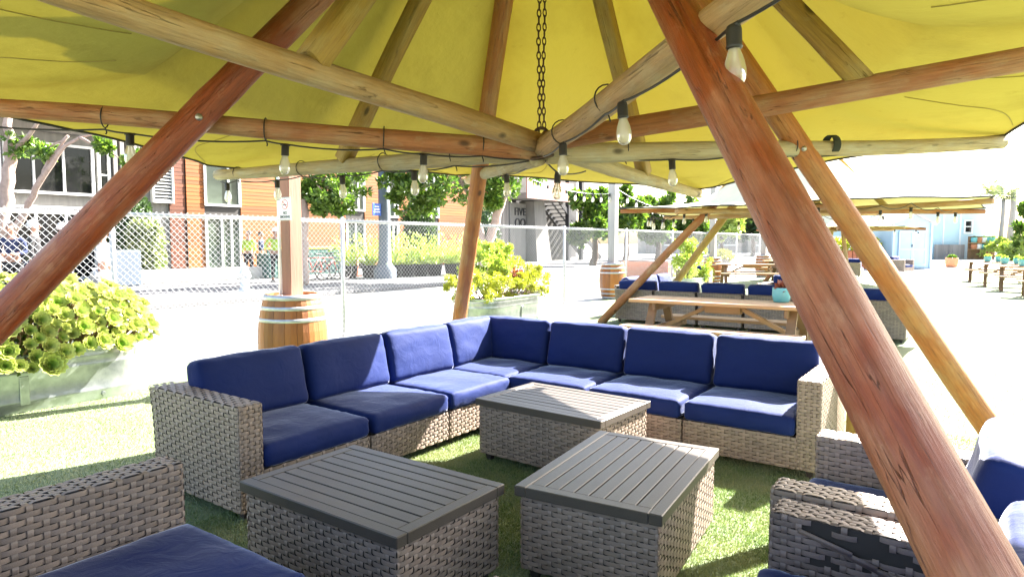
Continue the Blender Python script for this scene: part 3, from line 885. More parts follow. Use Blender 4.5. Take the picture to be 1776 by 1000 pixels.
        if corner:
            key = ('back', 0.66, seed + 31)
            if key not in CUSH: CUSH[key] = cushion_mesh('back_cushion', 0.655, 0.39, 0.15, 0.022, 0.038, seed + 31)
            link('back_cushion', CUSH[key], t, (xl + 0.20, -0.05 - 0.05, SEATZ + 0.313), (R(90 - 13), 0, PI / 2 + 0.05))
    return t
CUSH = {}
def put(o, x, y, rz): o.location = (x, y, 0); o.rotation_euler = (0, 0, rz); return o

SG = 'sections of the near corner sofa'
W1 = 0.726
# right-hand run: fronts face -Y, front line at Y = 4.29
RY = 4.30 + DEP / 2
r3 = put(section('sofa_section', 'grey wicker end section with right arm and navy cushions, behind far coffee table', W1, 'r', group=SG, seed=1), -1.27, RY, 0)
r2 = put(section('sofa_section', 'armless wicker section between the right end section and its neighbour by the corner', W1, '', group=SG, seed=2), -2.01, RY, 0)
r1 = put(section('sofa_section', 'armless wicker section with sunlit seat just right of the sofa corner', W1, '', group=SG, seed=3), -2.75, RY, 0)
co = put(section('sofa_section', 'corner section where both runs of the near wicker sofa meet', DEP, '', True, group=SG, seed=4), -3.12 - DEP / 2, RY, 0)
# left-hand run: fronts face +X, front line at X = -3.08
LX = -3.08 - DEP / 2
l3 = put(section('sofa_section', 'armless wicker section with sunlit back cushion just left of the sofa corner', W1, '', group=SG, seed=5), LX, 4.285 - 0.37, PI / 2)
l2 = put(section('sofa_section', 'armless wicker section with half shaded seat, second from the left arm', W1, '', group=SG, seed=6), LX, 3.54 - 0.37, PI / 2)
l1 = put(section('sofa_section', 'wicker end section with wide woven left arm and shaded navy cushions', W1 + 0.02, 'l', group=SG, seed=7), LX, 2.795 - 0.38, PI / 2)
# loveseat in the left foreground, back towards the camera
put(section('wicker_loveseat', 'grey wicker loveseat with blue seat in the lower left corner', 1.50, 'lr', seats=2, seed=8, DEP=1.12), -1.735, 1.30 - 1.12 / 2, PI)
# two armchairs at the right, fronts facing -X
put(section('wicker_armchair', 'wicker armchair with sunlit seat behind the leaning pole, by the sofa end', 0.66, 'lr', group='armchairs', seed=9, ARMZ=0.57), -0.60 + DEP / 2, 2.93, -PI / 2)
put(section('wicker_armchair', 'worn brown wicker armchair with broken arm strands in the lower right corner', 0.62, 'lr', worn=True, group='armchairs', seed=10, ARMZ=0.565), -0.55 + DEP / 2, 1.95, -PI / 2)

# ---- coffee tables
def coffee_table():
    t = thing('coffee_table', 'x', 'table', group='wicker coffee tables')
    Lx, Ly, Hh = 0.965, 0.65, 0.42
    mb = MB(); mb.box((0, 0, 0.205), (Lx - 0.054, Ly - 0.054, 0.30)); mb.build('frame', M['weave_back'], t)
    bx, by = Lx / 2 - 0.022, Ly / 2 - 0.022
    wv = MB()
    for o, u, W in (((-bx, -by, .05), (1, 0, 0), 2 * bx), ((bx, by, .05), (-1, 0, 0), 2 * bx), ((bx, -by, .05), (0, 1, 0), 2 * by), ((-bx, by, .05), (0, -1, 0), 2 * by)):
        f, n = flat(o, u, (0, 0, 1)); weave(wv, f, n, W, 0.325, rh=0.0215, p=0.046, w=0.019)
    o = wv.build('wicker_weave', M['weave'], t, True); o['kind'] = 'stuff'
    rw = 0.055
    for sy in (-1, 1):
        mb = MB(); mb.box((0, sy * (Ly / 2 - rw / 2), Hh - 0.023), (Lx, rw, 0.046), bev=0.004); mb.build('top_rail', M['table_metal'], t)
        mb = MB(); mb.box((sy * (Lx / 2 - rw / 2), 0, Hh - 0.0235), (rw, Ly - 2 * rw - 0.001, 0.045), bev=0.003); mb.build('top_rail', M['table_metal'], t)
    n = 8; iw = Ly - 2 * rw; sw = iw / n
    mb = MB(); mb.box((0, 0, 0), (Lx - 2 * rw - 0.002, sw - 0.007, 0.016), bev=0.002); sm = mb.mesh('slat', M['table_metal'])
    for i in range(n): link('slat', sm, t, (0, -iw / 2 + sw * (i + .5), Hh - 0.010 + random.uniform(-.0006, .0004)))
    mb = MB(); mb.box((0, 0, Hh - 0.030), (Lx - 2 * rw, iw, 0.012)); mb.build('underlay', M['foot'], t)
    for sx in (-1, 1):
        for sy in (-1, 1):
            mb = MB(); mb.lathe([(0, 0), (0.024, 0), (0.036, 0.055), (0, 0.055)], 4, a0=PI / 4, a1=2 * PI + PI / 4)
            mb.build('foot', M['foot'], t, loc=(sx * (bx - 0.05), sy * (by - 0.05), 0))
    return t
ct = coffee_table()
put(ct, -2.135, 1.94, 0); ct['label'] = 'shaded wicker coffee table with dark slatted top, nearest the left sofa arm'
copy_tree(ct, 'wicker coffee table in the right foreground with its slats running away from the camera', (-1.335, 2.785, 0), PI / 2 + .10)
copy_tree(ct, 'wicker coffee table farthest back, half in sun, in the crook of the sofa', (-2.25, 3.73, 0), -0.04)

# ================================================================== PLANTS
def leaf_cloud(mb, pts, n, size, rnd, spread=(1, 1, 1), shape=1.9, upb=0.3):
    """n pointed leaves scattered around clump centres pts [(centre, radius)]"""
    for _ in range(n):
        c, r = pts[rnd.randrange(len(pts))]
        d = Vector((rnd.gauss(0, 1), rnd.gauss(0, 1), rnd.gauss(0, 1)))
        d.normalize()
        p = Vector(c) + Vector((d.x * spread[0], d.y * spread[1], d.z * spread[2])) * r * (rnd.random() ** 0.45)
        ax = (d + Vector((rnd.uniform(-1, 1), rnd.uniform(-1, 1), rnd.uniform(-1, 1) + upb)) * 0.8).normalized()
        sd = ax.cross(Vector((rnd.uniform(-1, 1), rnd.uniform(-1, 1), rnd.uniform(-1, 1))))
        if sd.length < .05: continue
        sd.normalize()
        L = size * rnd.uniform(.6, 1.3); w = L / shape / 2
        nn = ax.cross(sd) * L * 0.12
        mb.add([p, p + ax * L * .45 + sd * w + nn, p + ax * L, p + ax * L * .45 - sd * w + nn], [(0, 1, 2, 3)])

def limb(mb, p0, p1, r0, r1, rnd, n=6, wob=0.06, sides=8):
    p0 = Vector(p0); p1 = Vector(p1); L = (p1 - p0).length
    pts = []; rad = []
    for i in range(n + 1):
        t = i / n
        o = Vector((rnd.uniform(-1, 1), rnd.uniform(-1, 1), rnd.uniform(-1, 1))) * wob * L * (0 if i in (0, n) else .5)
        pts.append(p0.lerp(p1, t) + o); rad.append(r0 + (r1 - r0) * t)
    mb.tube(pts, rad, sides)

def tree(name, label, base, trunks, clumps, leafn, leafsize, lm, bark, seed, group=None, cat='tree', spread=(1, 1, .8)):
    """trunks: list of polylines of (x,y,z,r) local; clumps: list of (centre, radius)"""
    rnd = random.Random(seed)
    t = thing(name, label, cat, base, 0, group)
    mb = MB()
    for tr in trunks:
        pts = [Vector(q[:3]) for q in tr]; rad = [q[3] for q in tr]
        fp = []; fr = []
        for i in range(len(pts) - 1):
            for j in range(4):
                u = j / 4
                fp.append(pts[i].lerp(pts[i + 1], u) + Vector((rnd.uniform(-1, 1), rnd.uniform(-1, 1), 0)) * rad[i] * .25); fr.append(rad[i] * (1 - u) + rad[i + 1] * u)
        fp.append(pts[-1]); fr.append(rad[-1])
        mb.tube(fp, fr, 9)
    ends = [Vector(tr[-1][:3]) for tr in trunks]
    for c, r in clumps:
        e = min(ends, key=lambda q: (q - Vector(c)).length)
        limb(mb, e, Vector(c), 0.04, 0.012, rnd, 4, .1, 6)
    mb.build('trunk', M[bark], t, True)
    if leafn:
        mb = MB()
        sub = []
        for c, r in clumps:
            for _ in range(10):
                d = Vector((rnd.gauss(0, 1), rnd.gauss(0, 1), rnd.gauss(0, .8))).normalized() * r * rnd.uniform(.4, 1.0)
                sub.append((Vector(c) + d, r * rnd.uniform(.15, .32)))
        leaf_cloud(mb, sub, leafn, leafsize, rnd, spread)
        mb.build('crown', M[lm], t)
    return t

# ---- aeonium rosettes
def rosette_mesh(seed, R0=0.075, rings=5):
    rnd = random.Random(seed); mb = MB()
    for k in range(rings):
        n = (5, 8, 10, 11, 12)[k]; rr = R0 * (0.28 + 0.72 * k / (rings - 1)); el = R(80 - 48 * k / (rings - 1))
        for i in range(n):
            a = 2 * PI * (i + .5 * (k % 2)) / n + rnd.uniform(-.1, .1)
            d = Vector((math.cos(a) * math.cos(el), math.sin(a) * math.cos(el), math.sin(el)))
            s = Vector((-math.sin(a), math.cos(a), 0)); nrm = d.cross(s)
            w = rr * 0.36
            b0 = d * rr * .08 + Vector((0, 0, -0.004 * (rings - k)))
            cup = -nrm * rr * .10
            mb.add([b0 - s * w * .3, b0 + s * w * .3, b0 + d * rr * .66 + s * w - cup, b0 + d * rr * .95 + s * w * .45 - cup * .7 + Vector((0, 0, rr * .05)), b0 + d * rr * 1.04 + Vector((0, 0, rr * .10)), b0 + d * rr * .95 - s * w * .45 - cup * .7 + Vector((0, 0, rr * .05)), b0 + d * rr * .66 - s * w - cup, b0 + d * rr * .6 + cup],
                   [(0, 1, 7), (1, 2, 7), (2, 3, 7), (3, 4, 7), (4, 5, 7), (5, 6, 7), (6, 0, 7)])
    return mb.mesh('rosette', M['rosette'], True)

# ================================================================== STOCK TANK PLANTERS
def stock_tank(name, label, Lx, Wy, H, loc, rz):
    t = thing(name, label, 'planter', loc, rz, 'galvanised stock tank planters')
    def outline(rr, n=16):
        pts = []
        hy = Wy / 2 * rr; hx = Lx / 2 - Wy / 2
        for i in range(n + 1):
            a = -PI / 2 + PI * i / n; pts.append((hx + hy * math.cos(a), hy * math.sin(a)))
        for i in range(n + 1):
            a = PI / 2 + PI * i / n; pts.append((-hx + hy * math.cos(a), hy * math.sin(a)))
        return pts
    prof = [(0.955, 0.0), (0.965, 0.02), (0.962, 0.07), (0.975, 0.085), (0.975, 0.10), (0.962, 0.115), (0.975, H * .6), (0.990, H * .66), (0.990, H * .70), (0.978, H * .74), (0.992, H * .82), (0.992, H * .86), (0.982, H * .90), (0.985, H - .025), (1.012, H - .018), (1.012, H), (0.975, H), (0.96, H * .5)]
    vs = []; fs = []
    for rr, z in prof:
        vs += [(x, y, z) for x, y in outline(rr)]
    n = len(outline(1))
    for i in range(len(prof) - 1):
        for k in range(n): fs.append((i * n + k, i * n + (k + 1) % n, (i + 1) * n + (k + 1) % n, (i + 1) * n + k))
    mb = MB(); mb.add(vs, fs); mb.build('tank_wall', M['galv'], t, True)
    mb = MB(); o = outline(0.955); mb.add([(x, y, H * .86) for x, y in o], [tuple(range(len(o)))]); mb.build('soil', M['soil'], t)
    for sgn in (-1, 1):
        mb = MB(); mb.box((Lx * .05, sgn * (Wy / 2 * .988), H * .38), (0.07, 0.012, H * .5), bev=0.003); mb.build('seam_strip', M['galv'], t)
        mb = MB(); mb.lathe([(0, .012), (.018, .012), (.022, 0), (0, 0)], 10, M=Matrix.Rotation(sgn * -PI / 2, 3, 'X')); mb.build('drain_plug', M['galv'], t, loc=(Lx * .3, sgn * (Wy / 2 * .97), .05))
    return t
TK = stock_tank('stock_tank', 'long galvanised stock tank planter on the turf at the left edge', 2.5, 0.92, 0.50, (-7.12, 2.02, 0), PI / 2)
stock_tank('stock_tank', 'galvanised stock tank planter behind the sofa corner by the chain-link fence', 2.15, 0.95, 0.50, (-7.25, 9.72, 0), PI / 2 + .03)
stock_tank('stock_tank', 'small galvanised stock tank with yellow shrub beyond the redwood box', 1.3, 0.7, 0.5, (-6.6, 17.6, 0), PI / 2)

def aeonium():
    t = thing('aeonium_plant', 'mound of pale green aeonium rosettes spilling over the left stock tank', 'plant', (-7.12, 2.02, 0.42))
    ros = [rosette_mesh(i, 0.094) for i in range(4)]
    rnd = random.Random(5)
    spots = []
    tries = 0
    while len(spots) < 285 and tries < 60000:
        tries += 1
        a = rnd.uniform(0, 2 * PI); rr = math.sqrt(rnd.random())
        u = math.cos(a) * rr; v = math.sin(a) * rr
        if len(spots) > 120 and v > -0.25: continue      # crowd the side that faces the seats
        h = 0.62 * max(0, 1 - (u * u) ** 1.5 * .75 - v * v * .9) ** .6
        over = max(0, rr - .86) * 1.6
        z = h - over * .9 + rnd.uniform(-.04, .07) + .02
        y = v * .64; x = u * 1.42
        s = rnd.uniform(.55, 1.35) if rnd.random() > .1 else 1.7
        p = Vector((x, y, z))
        if any((p - q).length < .058 * (s + s2) for q, s2 in spots): continue
        spots.append((p, s))
        nrm = Vector((u * .6, v * 1.5, 0.75 - over)) + Vector((rnd.uniform(-.3, .3), rnd.uniform(-.3, .3), 0))
        # local -Y side of the mound faces the camera once the plant is turned
        o = link('rosette', ros[rnd.randrange(4)], t, p)
        o.rotation_euler = nrm.to_track_quat('Z', 'X').to_euler(); o.scale = (s, s, s)
    mb = MB()
    for p, s in spots:
        b = Vector((p.x * .85, p.y * .5, 0.0)); limb(mb, b, p, 0.012, 0.009, rnd, 3, .08, 5)
    mb.build('stems', M['stem'], t)
    mb = MB(); leaf_cloud(mb, [(Vector((p.x * .8, p.y * .72, p.z * .72)), .07) for p, s in spots], 1500, .06, rnd, shape=1.5); o = mb.build('inner_foliage', M['leaf_green'], t); o['kind'] = 'stuff'
    t.rotation_euler = (0, 0, PI / 2)
    return t
aeonium()

def clump_bush(name, label, loc, blobs, n, size, mat, seed, shape=1.7, cat='shrub', stem=True):
    rnd = random.Random(seed)
    t = thing(name, label, cat, loc)
    sub = []
    for c, r in blobs:
        for _ in range(16):
            d = Vector((rnd.gauss(0, 1), rnd.gauss(0, 1), rnd.gauss(0, 1) + .3)).normalized()
            sub.append((Vector(c) + d * r * rnd.uniform(.55, 1.0), r * rnd.uniform(.14, .3)))
    mb = MB(); leaf_cloud(mb, sub, n, size, rnd, shape=shape); mb.build('foliage', M[mat], t)
    if stem:
        mb = MB()
        for c, r in blobs:
            for _ in range(5):
                d = Vector((rnd.gauss(0, 1), rnd.gauss(0, 1), rnd.gauss(0, 1))) * r * .5
                limb(mb, (c[0] * .6, c[1] * .6, 0), Vector(c) + d, .014, .006, rnd, 4, .1, 5)
        mb.build('stem', M['bark'], t)
    return t
# second tank: low yellow-green jade mounds in front, taller pale shrub behind
PB = Vector((-7.25, 9.72, 0.42))
clump_bush('jade_shrub', 'low yellow-green jade bushes spilling over the rim of the tank by the fence', PB,
           [((0.30, -.95, .22), .30), ((0.36, -.50, .26), .30), ((0.30, -.05, .24), .28), ((0.34, .38, .24), .30), ((0.30, .80, .28), .32), ((0.12, 1.08, .24), .30), ((0.0, -1.12, .24), .26), ((-.05, .62, .42), .34)], 15000, .036, 'leaf_yellow', 21, 1.4)
clump_bush('pale_shrub', 'taller pale green shrub standing at the back of the tank by the fence', PB,
           [((-.1, -.5, .55), .34), ((-.15, -.2, .80), .30), ((-.1, .15, .62), .34), ((-.12, .32, .88), .22), ((0, -.05, .5), .3)], 8000, .055, 'leaf_lime', 22, 1.7)
clump_bush('red_succulent', 'small red-leaved succulent among the jade bushes', PB + Vector((.22, .25, .12)), [((0, 0, .32), .10)], 130, .09, 'leaf_red', 23, 2.2, 'plant', False)
clump_bush('yellow_shrub', 'bright yellow-green shrub in the small tank beyond the redwood box', (-6.6, 17.6, .42), [((0, -.3, .4), .38), ((0, .2, .55), .4), ((.1, .4, .2), .3), ((-.1, 0, .9), .3)], 3500, .08, 'leaf_lime', 24)

# ================================================================== BARRELS
def barrel_proto(label, loc):
    t = thing('wine_barrel', label, 'barrel', loc, 0, 'wine barrels holding posts')
    H = 0.93; NS = 18
    rad = lambda z: 0.275 + 0.075 * (1 - ((z - H / 2) / (H / 2)) ** 2)
    mb = MB(); vs = []; fs = []
    da = PI / NS * 0.975; nz = 10
    for j in range(nz + 1):
        z = H * j / nz; r = rad(z)
        vs += [(r * math.cos(-da), r * math.sin(-da), z), (r * 1.004, 0, z), (r * math.cos(da), r * math.sin(da), z)]
        ri = r - .025; vs += [(ri * math.cos(da), ri * math.sin(da), z), (ri * math.cos(-da), ri * math.sin(-da), z)]
    for j in range(nz):
        for k in range(5): fs.append((j * 5 + k, j * 5 + (k + 1) % 5, (j + 1) * 5 + (k + 1) % 5, (j + 1) * 5 + k))
    fs += [(4, 3, 2, 1, 0), tuple(nz * 5 + k for k in range(5))]
    mb.add(vs, fs); sm = mb.mesh('stave', M['stave'])
    for i in range(NS): link('stave', sm, t, rot=(0, 0, 2 * PI * i / NS))
    for z0, w in ((0.0, .055), (.115, .04), (.235, .04), (.655, .04), (.775, .04), (.875, .055)):
        mb = MB(); e = .004; mb.lathe([(rad(z0) - .002, z0), (rad(z0) + e, z0 + .002), (rad(z0 + w) + e, z0 + w - .002), (rad(z0 + w) - .002, z0 + w)], 40)
        mb.build('hoop', M['hoop'], t, True)
    mb = MB(); mb.lathe([(0.26, H - .03), (0.0, H - .028)], 30); mb.build('head', M['lid'], t)
    return t
B1 = barrel_proto('orange oak wine barrel with steel hoops behind the left sofa, post standing in it', (-5.85, 4.27, 0))
b2p = at_z(1062, 517); b3p = at_z(1235, 491); b4p = at_z(1324, 480)
copy_tree(B1, 'oak barrel left of the redwood box, grey post standing in it', (b2p.x, b2p.y, 0), 1.0)
copy_tree(B1, 'oak barrel behind the distant picnic table, grey post rising from it', (b3p.x, b3p.y, 0), 2.0)
copy_tree(B1, 'farthest oak barrel, seen just left of the big leaning pole', (b4p.x, b4p.y, 0), 3.0)
def square_post(name, label, loc, w, h, mat, z0=0.9):
    mb = MB(); mb.box((0, 0, (h - z0) / 2), (w, w, h - z0), bev=.006)
    o = mb.build(name, M[mat], None, loc=(loc[0], loc[1], z0)); return tag(o, label, 'post', 'posts standing in barrels')
P1 = square_post('wooden_post', 'red-brown square timber post rising from the near barrel', (-5.87, 4.29), .15, 3.3, 'post_wood', .91)
for p, l in ((b2p, 'grey square post rising from the barrel beside the redwood box'), (b3p, 'grey square post rising from the barrel behind the distant picnic table'), (b4p, 'grey square post rising from the farthest barrel')):
    square_post('wooden_post', l, (p.x, p.y), .2, 3.4, 'grey_post', .91)
# no-smoking sign on the near post (its flat face turned to the seats)
def text_mesh(body, size, depth=.0008, bold=0.0):
    cu = bpy.data.curves.new('t', 'FONT'); cu.body = body; cu.size = size; cu.align_x = 'CENTER'; cu.align_y = 'CENTER'; cu.extrude = depth; cu.offset = bold
    ob = bpy.data.objects.new('t', cu); COL.objects.link(ob)
    bpy.context.view_layer.update()
    me = bpy.data.meshes.new_from_object(ob.evaluated_get(bpy.context.evaluated_depsgraph_get()))
    bpy.data.objects.remove(ob); return me
M['ink'] = pm('ink', (0.02, 0.02, 0.022), rough=.5)
M['sign_red'] = pm('sign_red', (0.6, 0.03, 0.03), rough=.4)
def no_smoking():
    c = Vector((-5.87, 4.29, 0)); d = Vector((0 - c.x, 0 - c.y, 0)).normalized()
    # post faces are axis aligned; the sign hangs on the face towards -Y, slightly turned
    z = 1.46 + (420 - 364) * 7.0 / 1150
    t = thing('no_smoking_sign', 'small white NO SMOKING sign on the timber post', 'sign', (c.x + .015, c.y - .079, z), 0)
    def pl(name, me, mat, loc): me.materials.clear(); me.materials.append(M[mat]); o = link(name, me, t, loc, (PI / 2, 0, 0)); return o
    mb = MB(); mb.box((0, 0, 0), (.185, .004, .235), bev=.0015); mb.build('plate', M['white'], t)
    mb = MB()
    for sx in (-1, 1): mb.box((sx * .0875, -.0032, 0), (.003, .001, .225))
    for sz in (-1, 1): mb.box((0, -.0032, sz * .1115), (.178, .001, .003))
    mb.build('border', M['ink'], t)
    mb = MB(); mb.torus((0, -.0035, .045), .048, .0035, 28, 4, Matrix.Rotation(PI / 2, 3, 'X')); mb.bar((-.034, -.004, .079), (.034, -.004, .011), .001, .007, (0, 0, 1)); mb.build('prohibition_ring', M['sign_red'], t)
    mb = MB(); mb.box((-.006, -.0030, .042), (.05, .001, .010)); mb.box((.026, -.0030, .042), (.008, .001, .010)); mb.build('cigarette', M['ink'], t)
    pl('lettering', text_mesh('NO', .042, bold=.0012), 'ink', (0, -.0030, -.042)); pl('lettering', text_mesh('SMOKING', .036, bold=.001), 'ink', (0, -.0030, -.082))
    for sz in (-.105, .105):
        mb = MB(); mb.lathe([(0, .003), (.004, .002), (.005, 0)], 8, M=Matrix.Rotation(PI / 2, 3, 'X')); mb.build('screw', M['steel'], t, loc=(0, -.002, sz))
no_smoking()
mb = MB(); mb.tube([(0, 0, 0), (0, 0, 1.6)], .016, 8)
tag(mb.build('conduit', M['white'], None, True, (-5.97, 4.215, .91)), 'white conduit pipe fixed beside the timber post', 'pipe')

# ================================================================== CHAIN-LINK FENCE
FX = -8.05; FH = 1.80
fence = thing('chain_link_fence', 'long galvanised chain-link fence between the turf and the street', 'fence', (FX, 0, 0))
def link_panel(L, H, pitch, r):
    mb = MB()
    def wire(u0, v0, u1, v1, off):
        p0 = Vector((off, u0, v0)); p1 = Vector((off, u1, v1))
        mb.tube([p0, p1], r, 4, False)
    n = int((L + H) / pitch) + 1
    for i in range(n):
        c = i * pitch
        # rising to the right: v = u - (c - H) ; falling: v = c - u
        u0 = max(0, c - H); v0 = u0 - (c - H); u1 = min(L, c); v1 = u1 - (c - H)
        if u1 > u0: wire(u0, v0, u1, v1, .003)
        u0 = max(0, c - H); v0 = c - u0; u1 = min(L, c); v1 = c - u1
        if u1 > u0: wire(u0, v0, u1, v1, -.003)
    for i in range(int(L / pitch)):
        mb.torus((0, (i + .5) * pitch + .0, H + .004), .011, r, 8, 4, Matrix.Rotation(PI / 2, 3, 'Y'))
    return mb.mesh('wire_mesh', M['wire'])
SP = 3.3; FY0 = -6.4
wmesh = link_panel(SP, FH - .03, .075, .0020)
mb = MB(); mb.tube([(0, 0, 0), (0, 0, FH + .0)], .03, 10); mb.lathe([(.034, FH - .01), (.034, FH + .02), (.02, FH + .04), (0, FH + .045)], 10); pmesh = mb.mesh('post', M['wire'], True)
mb = MB(); mb.tube([(0, 0, 0), (0, SP, 0)], .024, 8); rmesh = mb.mesh('top_rail', M['wire'], True)
for i in range(21):
    y = FY0 + i * SP
    link('post', pmesh, fence, (0, y, 0))
    if i < 20:
        o = link('wire_mesh', wmesh, fence, (.028, y, .035)); o['kind'] = 'stuff'
        link('top_rail', rmesh, fence, (0, y, FH - .02))
        mb = None
mb = MB(); mb.tube([(.02, FY0, .06), (.02, FY0 + 20 * SP, .06)], .004, 5); mb.build('tension_wire', M['wire'], fence)

# ================================================================== STREET SIDE BUILDINGS (facade plane X = BX)
BX = -26.0
def bp(x, y): p = at_x(x, y, BX); return p.y, p.z
def by(x, y=420): return at_x(x, y, BX).y
def fbox(mb, y0, y1, z0, z1, x0, x1, bev=0): mb.box(((x0 + x1) / 2, (y0 + y1) / 2, (z0 + z1) / 2), (abs(x1 - x0), abs(y1 - y0), abs(z1 - z0)), bev=bev)
def window(parent, y0, y1, z0, z1, pane, mull=(), bars=(), name='window', fx=0.0, fw_=.09):
    mb = MB(); fbox(mb, y0 + fw_, y1 - fw_, z0 + fw_, z1 - fw_, BX + fx - .06, BX + fx - .02); w = mb.build(name, M[pane], parent)
    mb = MB(); a, b = BX + fx - .08, BX + fx + .07
    fbox(mb, y0, y0 + fw_, z0, z1, a, b); fbox(mb, y1 - fw_, y1, z0, z1, a, b); fbox(mb, y0 + fw_, y1 - fw_, z0, z0 + fw_, a, b); fbox(mb, y0 + fw_, y1 - fw_, z1 - fw_, z1, a, b)
    for m in mull: fbox(mb, m - .035, m + .035, z0 + fw_, z1 - fw_, a + .02, b - .02)
    for m in bars: fbox(mb, y0 + fw_, y1 - fw_, m - .03, m + .03, a + .03, b - .03)
    mb.build('frame', M['frame'], w)
    return w
def siding(parent, y0, y1, z0, z1, mat, x=0.0):
    mb = MB(); n = max(1, round((z1 - z0) / .15)); h = (z1 - z0) / n
    for i in range(n): fbox(mb, y0, y1, z0 + i * h + .007, z0 + (i + 1) * h - .007, BX + x - .03, BX + x + .012 * (1 + (i * 7 % 3) * .3))
    o = mb.build('siding', M[mat], parent); o['kind'] = 'stuff'

# -- concrete building at the left
bA = thing('concrete_building', 'grey concrete building with wide dark windows behind the people at left', 'building')
yA0, yA1 = by(-420), by(300)
mb = MB(); fbox(mb, yA0, yA1, .1, 9.5, BX - 8, BX - .12); mb.build('wall', M['bconc'], bA)
_, zt = bp(90, 248); _, zb = bp(90, 337); _, zl0 = bp(90, 352); zl0 -= .1
for a, b in ((-300, -150), (-145, 8), (12, 168), (174, 196)):
    mulls = [by(a + (b - a) * k / 3) for k in (1, 2)] if b - a > 60 else []
    window(bA, by(a), by(b), zb, zt, 'pane_dark', mulls, [zb + (zt - zb) * .45] if b - a < 60 else [])
    window(bA, by(a), by(b), .15, zl0, 'pane_dark', mulls)
mb = MB(); fbox(mb, yA0, by(196), zt + .75, zt + 1.1, BX - .1, BX + 1.6); mb.build('canopy_slab', M['fascia'], bA)
mb = MB(); fbox(mb, yA0, by(196), zt + .35, zt + .74, BX - .1, BX + .25); mb.build('cornice', M['bconc'], bA)
for k in (200, 212, 224):
    mb = MB(); fbox(mb, by(k), by(k + 7), .1, 9, BX - .11, BX + .12); mb.build('rib', M['bconc'], bA)
y0, z1 = bp(264, 290); y1, z0 = bp(298, 350)
lv = thing('louvre_vent', 'white louvred vent left of the orange siding', 'vent', (0, 0, 0))
mb = MB(); fbox(mb, y0, y1, z0, z1, BX - .1, BX - .02); mb.build('backing', M['dark'], lv)
mb = MB(); fbox(mb, y0 - .06, y0, z0 - .06, z1 + .06, BX - .1, BX + .1); fbox(mb, y1, y1 + .06, z0 - .06, z1 + .06, BX - .1, BX + .1); fbox(mb, y0, y1, z0 - .06, z0, BX - .1, BX + .1); fbox(mb, y0, y1, z1, z1 + .06, BX - .1, BX + .1); mb.build('frame', M['frame'], lv)
for i in range(10):
    mb = MB(); zz = z0 + (z1 - z0) * (i + .5) / 10; mb.box((BX + .02, (y0 + y1) / 2, zz), (.10, y1 - y0, .035), Matrix.Rotation(.5, 3, 'Y')); mb.build('slat', M['frame'], lv)

# -- orange timber building
bB = thing('cedar_building', 'orange cedar-clad building with white framed windows across the street', 'building')
yB0, yB1 = by(297), by(866)
mb = MB(); fbox(mb, yB0 + .01, yB1, .1, 9.3, BX - 9, BX - .09); mb.build('wall', M['dark'], bB)
cols = [(356, 419), (600, 633), (673, 691), (738, 761)]
edges = [297] + [c for ab in cols for c in ab] + [866]
mb = MB()
for i in range(0, len(edges) - 1, 2):
    a, b = edges[i], edges[i + 1]
    if i == 0:
        siding(bB, by(297), by(324), .15, 9.2, 'siding_dark', -.04); siding(bB, by(326), by(b), .15, 9.2, 'siding')
    else: siding(bB, by(a), by(b), .15, 9.2, 'siding')
for a, b in cols:
    _, zu1 = bp((a + b) / 2, 262 if a < 400 else 300); _, zu0 = bp((a + b) / 2, 358 if a < 400 else (366 if a < 650 else 378)); _, zd1 = bp((a + b) / 2, 374 if a < 400 else 384)
    zd1 = min(zd1, zu0 - .3); zu1 = max(zu1, zu0 + 2.2)
    y0, y1 = by(a), by(b)
    window(bB, y0, y1, zu0, zu1, 'pane_green', [y0 + (y1 - y0) * .66])
    window(bB, y0, y1, zu1 + .5, 9.1, 'pane_green', [y0 + (y1 - y0) * .66])
    if a < 400:
        d = window(bB, y0, y1, .16, zd1, 'pane_green', [y0 + (y1 - y0) * .45, y0 + (y1 - y0) * .72], name='door')
        mb = MB(); mb.tube([(BX + .12, y0 + (y1 - y0) * .49, .9), (BX + .12, y0 + (y1 - y0) * .49, 1.5)], .02, 6); mb.build('handle', M['steel'], d)
    else: window(bB, y0, y1, .6, zd1, 'pane_green', [y0 + (y1 - y0) * .5])
    mb = MB(); fbox(mb, y0, y1, zd1, zu0, BX - .1, BX - .02); mb.build('spandrel', M['dark'], bB)

# -- office entrance with FIVE 00 lettering
bC = thing('office_entrance', 'grey board entrance wall reading FIVE with sloped concrete pier and rust terrace', 'building')
y0 = by(868); y1 = by(1000)
mb = MB(); fbox(mb, y0 + .02, y1, .1, 9, BX - 9, BX - .5); mb.build('wall', M['dark'], bC)
n = 14
ya, yb = by(846), by(880)
bw = (yb - ya) / 9
mb = MB(); mb.box((0, 0, 0), (.06, bw * .92, 5.2)); bm_ = mb.mesh('board', M['fence_wood'])
for i in range(9): link('board', bm_, bC, (BX + .10, ya + bw * (i + .5), 2.7))
_, zt = bp(893, 352); _, zx = bp(893, 470)
mb = MB(); fbox(mb, by(879.5), by(907), .1, zt, BX - .4, BX + .25, .02); mb.build('sign_panel', M['bconc'], bC)
for body, y_ in (('FIVE', 368), ('OO', 387)):
    yy, zz = bp(896.5, y_); me = text_mesh(body, 1.0, .03); me.materials.clear(); me.materials.append(M['ink'])
    o = link('lettering', me, bC, (BX + .28, yy, zz), (PI / 2, 0, PI / 2)); hh = (bp(896, 361)[1] - bp(896, 374)[1])
    w_ = max(v.co.x for v in me.vertices) - min(v.co.x for v in me.vertices); h_ = max(v.co.y for v in me.vertices) - min(v.co.y for v in me.vertices)
    o.scale = ((by(906) - by(887.5)) / w_ * (1 if body == 'FIVE' else .95), hh / h_ * (1 if body == 'FIVE' else 1.15), 1)
pA = [bp(907, 349), bp(925, 349), bp(941, 470), bp(914, 470)]
